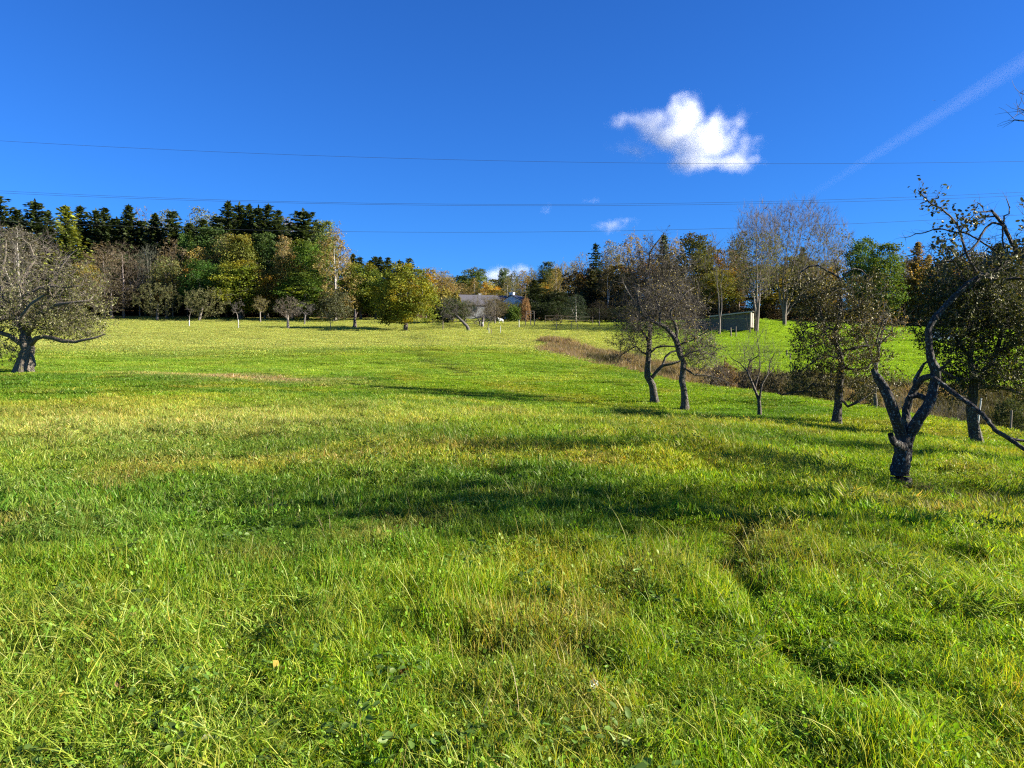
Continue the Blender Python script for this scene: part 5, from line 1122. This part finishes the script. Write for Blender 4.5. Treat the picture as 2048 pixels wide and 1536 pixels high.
# ------------------------------------------------------------------ clouds
def cloud(name, label, cx, cy_, d, blobs, dens, nscale, amp, thick, pad=14, soft=3.0, cat='cloud', rate=.25, det=6.0):
    """blobs: (px,py,rx,ry,weight) ; a volume whose density is soft lobes broken up by noise"""
    c = P(cx, cy_, d); k = d / F
    x0 = min(b[0] - b[2] for b in blobs) - pad; x1 = max(b[0] + b[2] for b in blobs) + pad; y0 = min(b[1] - b[3] for b in blobs) - pad; y1 = max(b[1] + b[3] for b in blobs) + pad
    me = bpy.data.meshes.new(name); v, f = boxm((x0 - cx) * k, (x1 - cx) * k, -thick, thick, (cy_ - y1) * k, (cy_ - y0) * k)
    me.from_pydata(v, [], f); o = link(name, me); o.location = c; tag(o, label, cat)
    def b(nt, out, N):
        tc = N('TexCoord'); p = tc.outputs['Object']; cur = None
        n1 = N('TexNoise', Vector=p, Scale=nscale, Detail=det, Roughness=.62)
        n0 = N('TexNoise', Vector=p, Scale=nscale * .9, Detail=2.0)
        ds = N('VectorMath', props=dict(operation='MULTIPLY_ADD')); nt.links.new(n0.outputs[1], ds.inputs[0]); ds.inputs[1].default_value = (amp * 30 * k,) * 3; nt.links.new(p, ds.inputs[2])
        off = N('VectorMath', props=dict(operation='SUBTRACT')); nt.links.new(ds.outputs[0], off.inputs[0]); off.inputs[1].default_value = (amp * 15 * k,) * 3
        for (bx, by, rx, ry, wt) in blobs:
            s = N('VectorMath', props=dict(operation='SUBTRACT')); nt.links.new(off.outputs[0], s.inputs[0]); s.inputs[1].default_value = ((bx - cx) * k, 0, (cy_ - by) * k)
            q = N('VectorMath', props=dict(operation='DIVIDE')); nt.links.new(s.outputs[0], q.inputs[0]); q.inputs[1].default_value = (rx * k, thick * .9 * min(1, ry / 30), ry * k)
            l = N('VectorMath', props=dict(operation='LENGTH')); nt.links.new(q.outputs[0], l.inputs[0])
            m = N('Math', props=dict(operation='MULTIPLY_ADD'), i0=l.outputs['Value'], i1=-wt, i2=wt)
            cur = m.outputs[0] if cur is None else N('Math', props=dict(operation='MAXIMUM'), i0=cur, i1=m.outputs[0]).outputs[0]
        nn = N('Math', props=dict(operation='MULTIPLY_ADD'), i0=n1.outputs[0], i1=amp * 2.0, i2=-amp * 1.12)
        a = N('Math', props=dict(operation='ADD'), i0=cur, i1=nn.outputs[0])
        # nothing outside the lobes
        g = N('Math', props=dict(operation='MULTIPLY', use_clamp=True), i0=a.outputs[0], i1=soft)
        gg = N('Math', props=dict(operation='MULTIPLY'), i0=g.outputs[0], i1=g.outputs[0])
        gate = N('Math', props=dict(operation='MULTIPLY_ADD', use_clamp=True), i0=cur, i1=2.2, i2=.9)
        dd = N('Math', props=dict(operation='MULTIPLY'), i0=gg.outputs[0], i1=dens)
        d2 = N('Math', props=dict(operation='MULTIPLY'), i0=dd.outputs[0], i1=gate.outputs[0])
        vsn = N('VolumeScatter', Color=(.98, .98, .98, 1), Density=d2.outputs[0], Anisotropy=.1)
        nt.links.new(vsn.outputs[0], out.inputs['Volume'])
    m = mat(name + '_vapour', b); me.materials.append(m)
    try: m.cycles.volume_step_rate = rate
    except Exception: pass
    return o
cloud('cloud', 'bright white cumulus cloud alone in the blue sky', 1370, 270, 1500,
  [(1368, 235, 52, 56, 1.4), (1345, 268, 85, 46, 1.3), (1405, 285, 90, 58, 1.4), (1262, 243, 60, 24, .7), (1310, 245, 60, 30, 1), (1455, 322, 86, 26, 1), (1395, 322, 70, 30, 1.1), (1465, 245, 46, 30, .45), (1270, 300, 60, 26, .5), (1490, 292, 36, 28, .65), (1425, 250, 40, 34, .9)],
  .035, .03, .85, 60, soft=1.2, det=9.0)
cloud('cloud', 'small thin white cloud just above the right hand woods', 1225, 447, 2200, [(1225, 450, 48, 15, .55), (1245, 442, 30, 14, .5), (1183, 402, 26, 9, .3), (1100, 418, 22, 10, .3)], .03, .02, .8, 60, soft=1.6)
cloud('cloud', 'white cloud low behind the hillside birches', 1010, 550, 2600, [(1000, 556, 62, 30, .9), (1040, 540, 30, 20, .7)], .014, .016, .75, 90, soft=1.8)
def contrail():
    d = 3000; a = P(1585, 412, d); e = P(2150, 60, d); L = np.linalg.norm(e - a); ang = math.atan2(e[2] - a[2], e[0] - a[0])
    me = bpy.data.meshes.new('contrail'); v, f = boxm(0, L, -60, 60, -95, 95); me.from_pydata(v, [], f); o = link('contrail', me); o.location = a; o.rotation_euler = (0, -ang, 0)
    tag(o, 'faint old vapour trail slanting up to the upper right corner', 'vapour trail')
    def b(nt, out, N):
        tc = N('TexCoord'); sp = N('SeparateXYZ', Vector=tc.outputs['Object']); u = N('Math', props=dict(operation='DIVIDE'), i0=sp.outputs[0], i1=L)
        mp = N('Mapping', Vector=tc.outputs['Object'], Scale=(.4, 1, 1), Rotation=(0, R(-25), 0)); n1 = N('TexNoise', Vector=mp.outputs[0], Scale=.03, Detail=6.0, Roughness=.6)
        n2 = N('TexNoise', Vector=tc.outputs['Object'], Scale=.004, Detail=2.0)
        wdt = N('Math', props=dict(operation='MULTIPLY_ADD'), i0=u.outputs[0], i1=38.0, i2=14.0)
        # a hard lower edge and a ragged upper one
        zz = N('Math', props=dict(operation='DIVIDE'), i0=sp.outputs[2], i1=wdt.outputs[0])
        ab = N('Math', props=dict(operation='ABSOLUTE'), i0=zz.outputs[0])
        q = N('Math', props=dict(operation='MULTIPLY_ADD'), i0=ab.outputs[0], i1=-1.0, i2=1.0)
        nn = N('Math', props=dict(operation='MULTIPLY_ADD'), i0=n1.outputs[0], i1=1.6, i2=-.75)
        s = N('Math', props=dict(operation='ADD', use_clamp=True), i0=q.outputs[0], i1=nn.outputs[0])
        qq = N('Math', props=dict(operation='MULTIPLY', use_clamp=True), i0=q.outputs[0], i1=3.0)
        m1 = N('Math', props=dict(operation='MULTIPLY'), i0=s.outputs[0], i1=qq.outputs[0])
        fd = N('Math', props=dict(operation='MULTIPLY', use_clamp=True), i0=u.outputs[0], i1=2.5)
        m2 = N('Math', props=dict(operation='MULTIPLY'), i0=m1.outputs[0], i1=fd.outputs[0])
        m3 = N('Math', props=dict(operation='MULTIPLY'), i0=m2.outputs[0], i1=.00030)
        vsn = N('VolumeScatter', Color=(.98, .98, .98, 1), Density=m3.outputs[0], Anisotropy=.1); nt.links.new(vsn.outputs[0], out.inputs['Volume'])
    m = mat('contrail_vapour', b); me.materials.append(m)
    try: m.cycles.volume_step_rate = .15
    except Exception: pass
contrail()
# ------------------------------------------------------------------ grass
def blades(rng, n_, rad, hgt, wid, lean=.5, seg=3, cols=((1, 1, 1),), pc=(1,), hv=.4, flatn=.0, square=False, hole=0):
    """a tuft of curved tapering blades -> V, Q, col"""
    if square: x = rng.uniform(-rad, rad, n_); y = rng.uniform(-rad, rad, n_)
    else:
        a = rng.uniform(0, 6.283, n_); r = rad * np.sqrt(rng.uniform(0, 1, n_)); x = r * np.cos(a); y = r * np.sin(a)
    h = hgt * rng.uniform(1 - hv, 1 + hv, n_); a = rng.uniform(0, 6.283, n_); d = np.stack([np.cos(a), np.sin(a)], 1)
    ln = h * lean * rng.uniform(.1, 1.3, n_); face = a + rng.normal(0, .9, n_) + 1.57; s = np.stack([np.cos(face), np.sin(face), np.zeros(n_)], 1)
    w_ = wid * rng.uniform(.6, 1.3, n_); rows = []
    dropk = rng.uniform(0, 1, n_) * (flatn)
    for k in range(seg + 1):
        t = k / seg; z = h * (t - .35 * lean * t * t) * (1 - dropk * t); o = ln * t ** 1.8 * (1 + 1.2 * dropk)
        c = np.stack([x + d[:, 0] * o, y + d[:, 1] * o, z - .02], 1); ww = (w_ * (1 - t) ** .6 * .5 + .0004)[:, None]
        if k == seg: rows.append(c)
        else: rows += [c - s * ww, c + s * ww]
    V = np.stack(rows, 1); m = V.shape[1]; base = np.arange(n_)[:, None] * m; Q = []
    for k in range(seg - 1): Q.append(base + np.array([2 * k, 2 * k + 1, 2 * k + 3, 2 * k + 2]))
    Tt = base + np.array([2 * seg - 2, 2 * seg - 1, 2 * seg])
    ci = rng.choice(len(cols), n_, p=np.array(pc) / sum(pc)); c = np.array(cols)[ci] * rng.uniform(.75, 1.2, (n_, 1))
    return V.reshape(-1, 3), np.concatenate(Q) if Q else np.zeros((0, 4), int), Tt, np.repeat(c, m, axis=0)
def merge(parts):
    V = []; Q = []; Tt = []; Cc = []; k = 0
    for v, q, t, c in parts:
        V.append(v); Q.append(q + k); Tt.append(t + k); Cc.append(c); k += len(v)
    return np.concatenate(V), np.concatenate(Q), np.concatenate(Tt), np.concatenate(Cc)
def protos(cname, meshes, m):
    col = bpy.data.collections.new(cname)
    for i, (V, Q, Tt, c) in enumerate(meshes):
        me = mesh_np('%s_%02d' % (cname, i), V, Q, Tt, c, m); o = bpy.data.objects.new('%s_%02d' % (cname, i), me); col.objects.link(o)
    return col
def scatter(name, label, pts, rot, scl, idx, tint, col, kind='stuff'):
    me = bpy.data.meshes.new(name); me.vertices.add(len(pts)); me.vertices.foreach_set('co', np.asarray(pts, np.float32).ravel())
    for nm, tp, arr, key in (('rot', 'FLOAT_VECTOR', rot, 'vector'), ('scl', 'FLOAT_VECTOR', scl, 'vector'), ('tintc', 'FLOAT_COLOR', np.hstack([tint, np.ones((len(pts), 1))]), 'color'), ('pick', 'INT', idx, 'value')):
        a = me.attributes.new(nm, tp, 'POINT'); a.data.foreach_set(key, np.asarray(arr, np.int32 if tp == 'INT' else np.float32).ravel())
    me.update(); o = link(name, me)
    ng = bpy.data.node_groups.new(name, 'GeometryNodeTree'); ng.interface.new_socket('Geometry', in_out='INPUT', socket_type='NodeSocketGeometry'); ng.interface.new_socket('Geometry', in_out='OUTPUT', socket_type='NodeSocketGeometry')
    N = ng.nodes.new; L = ng.links.new
    gi = N('NodeGroupInput'); go = N('NodeGroupOutput'); iop = N('GeometryNodeInstanceOnPoints'); ci = N('GeometryNodeCollectionInfo')
    ci.inputs['Collection'].default_value = col; ci.inputs['Separate Children'].default_value = True; ci.inputs['Reset Children'].default_value = True
    def na(nm, tp):
        q = N('GeometryNodeInputNamedAttribute'); q.data_type = tp; q.inputs['Name'].default_value = nm; return q.outputs['Attribute']
    L(gi.outputs[0], iop.inputs['Points']); L(ci.outputs[0], iop.inputs['Instance']); iop.inputs['Pick Instance'].default_value = True
    L(na('pick', 'INT'), iop.inputs['Instance Index']); L(na('rot', 'FLOAT_VECTOR'), iop.inputs['Rotation']); L(na('scl', 'FLOAT_VECTOR'), iop.inputs['Scale'])
    st = N('GeometryNodeStoreNamedAttribute'); st.data_type = 'FLOAT_COLOR'; st.domain = 'INSTANCE'; st.inputs['Name'].default_value = 'tint'
    L(iop.outputs[0], st.inputs['Geometry']); L(na('tintc', 'FLOAT_COLOR'), st.inputs['Value']); L(st.outputs[0], go.inputs[0])
    md = o.modifiers.new('scatter', 'NODES'); md.node_group = ng
    return tag(o, label, 'grass', None, kind)

gr = np.random.default_rng(77)
GC = ((1, 1, 1), (.7, .95, .8), (1.45, 1.2, 1.0), (2.1, 1.4, 2.6), (1.6, .8, 1.2)); GP = (.46, .22, .2, .09, .03)
def near_tuft(k):
    rg = np.random.default_rng(100 + k); parts = [blades(rg, 84, .12, .08, .0046, .5, 3, GC, GP, .5)]
    if k % 3 == 0: parts.append(blades(rg, 14, .12, .14, .0045, .6, 4, GC, GP, .3))
    if k % 3 == 1: parts.append(blades(rg, 22, .14, .10, .0055, 1.3, 4, ((1.5, 1.25, 1.9), (1, 1, 1)), (.6, .4), .3, .6))
    if k % 4 == 2:
        n_ = 12; pos = np.stack([rg.uniform(-.12, .12, n_), rg.uniform(-.12, .12, n_), rg.uniform(.03, .09, n_)], 1)
        V, Q, c = leaves(rg, pos, .02, colvar(rg, n_, (.85, 1.0, 1.0), .2), near=True, updir=1.2, aspect=.8); parts.append((V, Q, np.zeros((0, 3), int), c))
    if k % 4 == 3: parts.append(blades(rg, 5, .1, .24, .0028, .5, 4, ((1.9, 1.35, 2.4), (1.6, 1.0, 1.4)), (.6, .4), .35))
    return merge(parts)
NEAR = protos('grass_tuft', [near_tuft(k) for k in range(12)], M_GRASS)
def mid_tuft(k):
    rg = np.random.default_rng(200 + k); p_ = [blades(rg, 130, .26, .09, .009, .6, 2, GC, GP, .45)]
    if k % 2: p_.append(blades(rg, 24, .25, .15, .008, .8, 3, ((1.6, 1.25, 1.8), (1.2, 1, 1)), (.6, .4), .3, .5))
    return merge(p_)
MID = protos('grass_clump', [mid_tuft(k) for k in range(8)], M_GRASS)
FAR = protos('grass_patch', [blades(np.random.default_rng(300 + k), 240, .55, .075, .024, .8, 1, GC[:4], GP[:4], .5) for k in range(6)], M_GRASS)
VFAR = protos('grass_sward', [blades(np.random.default_rng(350 + k), 260, 1.4, .075, .06, .8, 1, GC[:3], GP[:3], .5) for k in range(5)], M_GRASS)

def sector(n_, r0, r1, half, pw=2.0):
    u = gr.uniform(0, 1, n_); r = (r0 ** pw + u * (r1 ** pw - r0 ** pw)) ** (1 / pw); a = R(half) * gr.uniform(-1, 1, n_); return r * np.sin(a), r * np.cos(a)
def height_field(x, y):
    h = .28 + 1.1 * fbm(x, y, 1.3, 200) ** 1.3 + 1.5 * (fbm(x, y, .36, 210, 2) - .45)
    h = h - .45 * np.exp(-(segdist(x, y, PATH) / .14) ** 2)
    for q, rr_, dp in HOLES: h = h - .8 * np.exp(-((x - q[0]) ** 2 + (y - q[1]) ** 2) / (rr_ * rr_ * .8))
    h = h + .8 * blob(x, y, B_STRIP, 4.5, 2.2) + .5 * blob(x, y, B_YL, 3.5, 2.5)
    for q in BASES: h = h + .9 * np.exp(-((x - q[0]) ** 2 + (y - q[1]) ** 2) / .12)
    return np.clip(h, .22, 2.2)
BASES = [G(a, b)[:2] for a, b in ((1311, 30), (1370, 28), (1521, 25), (1672, 22), (1953, 19), (47, 32))]
def place(name, label, x, y, col, nidx, hmul, smin, smax, lean=.22, gain=(1, 1, 1), keep=None, follow=False):
    if keep is not None: m = keep(x, y); x = x[m]; y = y[m]
    z = H(x, y); n_ = len(x); hf = height_field(x, y)
    s = gr.uniform(smin, smax, n_); scl = np.stack([s, s, s * hf * hmul], 1)
    # every tuft stands with the slope it grows on; some patches are laid over by wind and feet
    lay = sstep(.6, .7, fbm(x, y, 1.7, 220)) * (0 if follow else .6); wa = 6.283 * fbm(x, y, 1.1, 230)
    rot = np.stack([gr.normal(0, lean, n_) + lay * np.cos(wa), gr.normal(0, lean, n_) + lay * np.sin(wa), gr.uniform(0, 6.283, n_)], 1)
    if follow:   # wide patches lie on the slope
        e = .5; gx = (H(x + e, y) - H(x - e, y)) / (2 * e); gy = (H(x, y + e) - H(x, y - e)) / (2 * e)
        rot[:, 0] = np.arctan(gy) + gr.normal(0, .015, n_); rot[:, 1] = -np.arctan(gx) + gr.normal(0, .015, n_)
    tint = gcol(x, y) * np.array(gain) * gr.uniform(.8, 1.22, (n_, 1)); tint = mixc(tint, (.22, .25, .06), .35 * lay)
    return scatter(name, label, np.stack([x, y, z], 1), rot, scl, gr.integers(0, nidx, n_), tint, col)
def gaps(x, y):   # the sward is thin in the hollows
    return gr.uniform(size=len(x)) < .35 + 1.5 * height_field(x, y)
x, y = sector(15000, .9, 7.5, 50, 1.7)
place('grass', 'short bright green meadow grass in the foreground', x, y, NEAR, 12, 1.0, .75, 1.3, keep=gaps)
x, y = sector(24000, 7.0, 22, 46, 1.7)
place('grass', 'sunlit meadow grass around the gnarled tree', x, y, MID, 8, .85, .75, 1.25)
def kp(x, y): return (segdist(x, y, GULLY) > 5.0 - 3 * sstep(68, 86, y)) & (y < 156)
x, y = sector(30000, 20, 62, 42, 1.6)
place('grass', 'meadow grass of the middle distance', x, y, FAR, 6, .8, .8, 1.3, keep=kp, follow=True)
x, y = sector(26000, 58, 165, 40, 1.7)
place('grass', 'far meadow grass up to the woods', x, y, VFAR, 5, .8, .8, 1.3, keep=kp, follow=True)

def weed(k):
    rg = np.random.default_rng(500 + k); n_ = 16; a = rg.uniform(0, 6.283, n_); r = rg.uniform(.02, .09, n_)
    pos = np.stack([r * np.cos(a), r * np.sin(a), rg.uniform(.03, .12, n_)], 1); d = np.stack([np.cos(a), np.sin(a), np.full(n_, .1)], 1)
    V, Q, c = leaves(rg, pos, .042, colvar(rg, n_, (1, 1, 1), .25), near=True, updir=1.5, aspect=.62, dirs=d * 3)
    s_ = blades(rg, 8, .05, .12, .003, .8, 3, ((.8, .8, .7),), (1,)); return merge([(V, Q, np.zeros((0, 3), int), c), s_])
WEED = protos('weed', [weed(k) for k in range(5)], M_GRASS)
x, y = sector(2600, 1.6, 16, 46, 1.6); m = fbm(x, y, 1.1, 260) > .56; x = x[m]; y = y[m]; n_ = len(x)
scatter('weeds', 'small broad leafed weeds growing among the foreground grass', np.stack([x, y, H(x, y)], 1), np.stack([gr.normal(0, .2, n_), gr.normal(0, .2, n_), gr.uniform(0, 6.3, n_)], 1), np.tile(gr.uniform(.6, 1.15, (n_, 1)), (1, 3)), gr.integers(0, 5, n_), np.tile(np.array([[.10, .17, .03]]), (n_, 1)) * gr.uniform(.6, 1.3, (n_, 1)), WEED)
# dry stalks and fallen leaves in the foreground
STK = protos('dry_stalk', [merge([blades(np.random.default_rng(400 + k), 3, .05, .26, .0026, .45, 4, ((1, 1, 1), (.8, .7, .6)), (.6, .4), .3)]) for k in range(5)], M_GRASS)
x, y = sector(1500, 1.6, 14, 46, 1.7)
m = fbm(x, y, 1.5, 240) > .45; x = x[m]; y = y[m]; n_ = len(x)
o = scatter('dry_stalks', 'thin dry grass stalks standing above the green grass', np.stack([x, y, H(x, y)], 1), np.stack([gr.normal(0, .3, n_), gr.normal(0, .3, n_), gr.uniform(0, 6.3, n_)], 1), np.tile(gr.uniform(.6, 1.2, (n_, 1)), (1, 3)), gr.integers(0, 5, n_), np.tile(np.array([[.36, .29, .15]]), (n_, 1)) * gr.uniform(.6, 1.2, (n_, 1)), STK)
# dry grass piled around the foot of the gnarled tree
DRY = protos('dry_tuft', [blades(np.random.default_rng(420 + k), 70, .12, .2, .0045, 1.1, 4, ((1, 1, 1), (.75, .65, .6), (.45, .38, .3)), (.5, .3, .2), .4, .7) for k in range(5)], M_GRASS)
tb = G(1801, 10.0); n_ = 75; t = gr.uniform(0, 1, n_); x = tb[0] + .05 + t * .55 + gr.normal(0, .14, n_); y = tb[1] - .28 - t * 1.0 + gr.normal(0, .14, n_)
x[:16] = tb[0] + gr.normal(0, .2, 16); y[:16] = tb[1] - .25 + gr.normal(0, .08, 16)
o = scatter('dry_grass', 'pale dry grass heaped around the foot of the gnarled tree', np.stack([x, y, H(x, y)], 1), np.stack([gr.normal(0, .4, n_), gr.normal(0, .4, n_), gr.uniform(0, 6.3, n_)], 1), np.tile(gr.uniform(.5, 1.0, (n_, 1)), (1, 3)), gr.integers(0, 5, n_), np.tile(np.array([[.26, .19, .12]]), (n_, 1)) * gr.uniform(.6, 1.2, (n_, 1)), DRY)
# brush of the gully: tall dry grass and brambles
BRU = protos('brush_clump', [merge([blades(np.random.default_rng(440 + k), 150, .55, .55, .022, .55, 3, ((1, 1, 1), (.7, .62, .6), (.45, .4, .4), (.5, .7, .3)), (.45, .25, .2, .1), .4, .3)]) for k in range(5)], M_GRASS)
x = gr.uniform(-2, 62, 15000); y = gr.uniform(28, 100, 15000); g_ = segdist(x, y, GULLY); wg = 5.6 + 2.2 * sstep(12, 30, x) - 4 * sstep(68, 86, y)
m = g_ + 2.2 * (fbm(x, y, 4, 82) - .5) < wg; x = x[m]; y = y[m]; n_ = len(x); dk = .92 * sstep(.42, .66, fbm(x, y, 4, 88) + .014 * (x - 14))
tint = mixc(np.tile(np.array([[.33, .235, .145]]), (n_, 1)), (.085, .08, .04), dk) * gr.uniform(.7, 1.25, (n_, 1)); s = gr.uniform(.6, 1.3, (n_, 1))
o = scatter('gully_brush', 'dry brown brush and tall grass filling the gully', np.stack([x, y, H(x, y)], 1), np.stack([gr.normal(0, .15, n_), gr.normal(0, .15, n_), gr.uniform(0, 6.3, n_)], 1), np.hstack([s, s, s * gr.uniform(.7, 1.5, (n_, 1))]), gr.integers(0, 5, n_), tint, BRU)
o['category'] = 'brush'
# a few bramble bushes in the gully
for px, d, top, wpx, c_, lb in [(1452, 52, 728, 70, BRN, 'brown twiggy bramble right of the close pair of old trees'), (1500, 50, 735, 60, (.10, .085, .06), 'dark brown bramble left behind the small bare tree'), (1550, 49, 742, 60, (.09, .08, .05), 'dark bramble right behind the small bare tree'), (1600, 47, 752, 66, (.075, .085, .035), 'olive bramble left below the whorled leafy tree'),
   (1655, 46, 762, 70, (.08, .08, .04), 'olive bramble directly behind the trunk of the whorled leafy tree'), (1730, 44, 775, 70, (.07, .08, .035), 'green bramble left of the broken stub of the leaning tree'), (1800, 43, 780, 70, (.07, .075, .04), 'dark bramble seen in the fork of the leaning tree'), (1870, 42, 792, 70, (.08, .07, .045), 'brown bramble under the long dead limb'), (1940, 41, 800, 80, (.08, .07, .045), 'brown bramble behind the trunk of the dense leafy tree'), (2030, 40, 800, 80, (.06, .08, .03), 'green bramble at the right edge of the photo')]:
    put('bush' if c_[1] > .078 else 'twiggy', px, d, top, wpx, c_, 'bramble_bush', lb, 'bush', 'bramble bushes in the gully', (.08, .065, .05, 1))
# fallen leaves
def fallen():
    spots = [(106, 1180), (265, 1260), (112, 1310), (806, 1375), (560, 1388), (545, 1165), (1268, 1105), (240, 1412), (1185, 1412), (2035, 1425)]
    labs = ['brown', 'tan', 'reddish brown', 'rusty', 'small ochre', 'curled tan', 'pale', 'small brown', 'whitish', 'yellowish']
    wh = ['left edge of the foreground', 'left foreground, right of the brown one', 'left foreground, below the brown one', 'foreground left of the dark hole', 'foreground, left of the rusty one', 'middle of the left foreground', 'open grass in the centre', 'lower left foreground', 'foreground right of the dark hole', 'lower right corner']
    cs = [(.24, .12, .05), (.34, .20, .09), (.22, .10, .05), (.25, .12, .04), (.4, .28, .05), (.3, .2, .1), (.4, .3, .18), (.18, .11, .06), (.65, .68, .55), (.5, .42, .2)]
    rng = np.random.default_rng(8)
    for k, (px, py) in enumerate(spots):
        p = hit(px, py); p[2] = h1(p[0], p[1]) + .045
        a = np.linspace(0, 6.283, 15)[:-1]; r = .03 * (1 + .35 * np.cos(a * 5)) * (1 + .1 * rng.normal(size=14)); z = .02 * np.cos(2 * a)
        V = np.vstack([[0, 0, 0], np.stack([r * np.cos(a), r * .8 * np.sin(a), z], 1)]); Tt = np.array([(0, i + 1, (i + 1) % 14 + 1) for i in range(14)])
        o = link('fallen_leaf', mesh_np('fallen_leaf', V, None, Tt, np.tile(np.array([cs[k]]), (15, 1)), M_LEAF)); o.location = p; o.rotation_euler = (rng.uniform(-.7, .3), rng.uniform(-.5, .5), rng.uniform(0, 6))
        tag(o, labs[k] + ' fallen leaf in the grass, ' + wh[k], 'leaf', 'fallen leaves in the grass')
fallen()
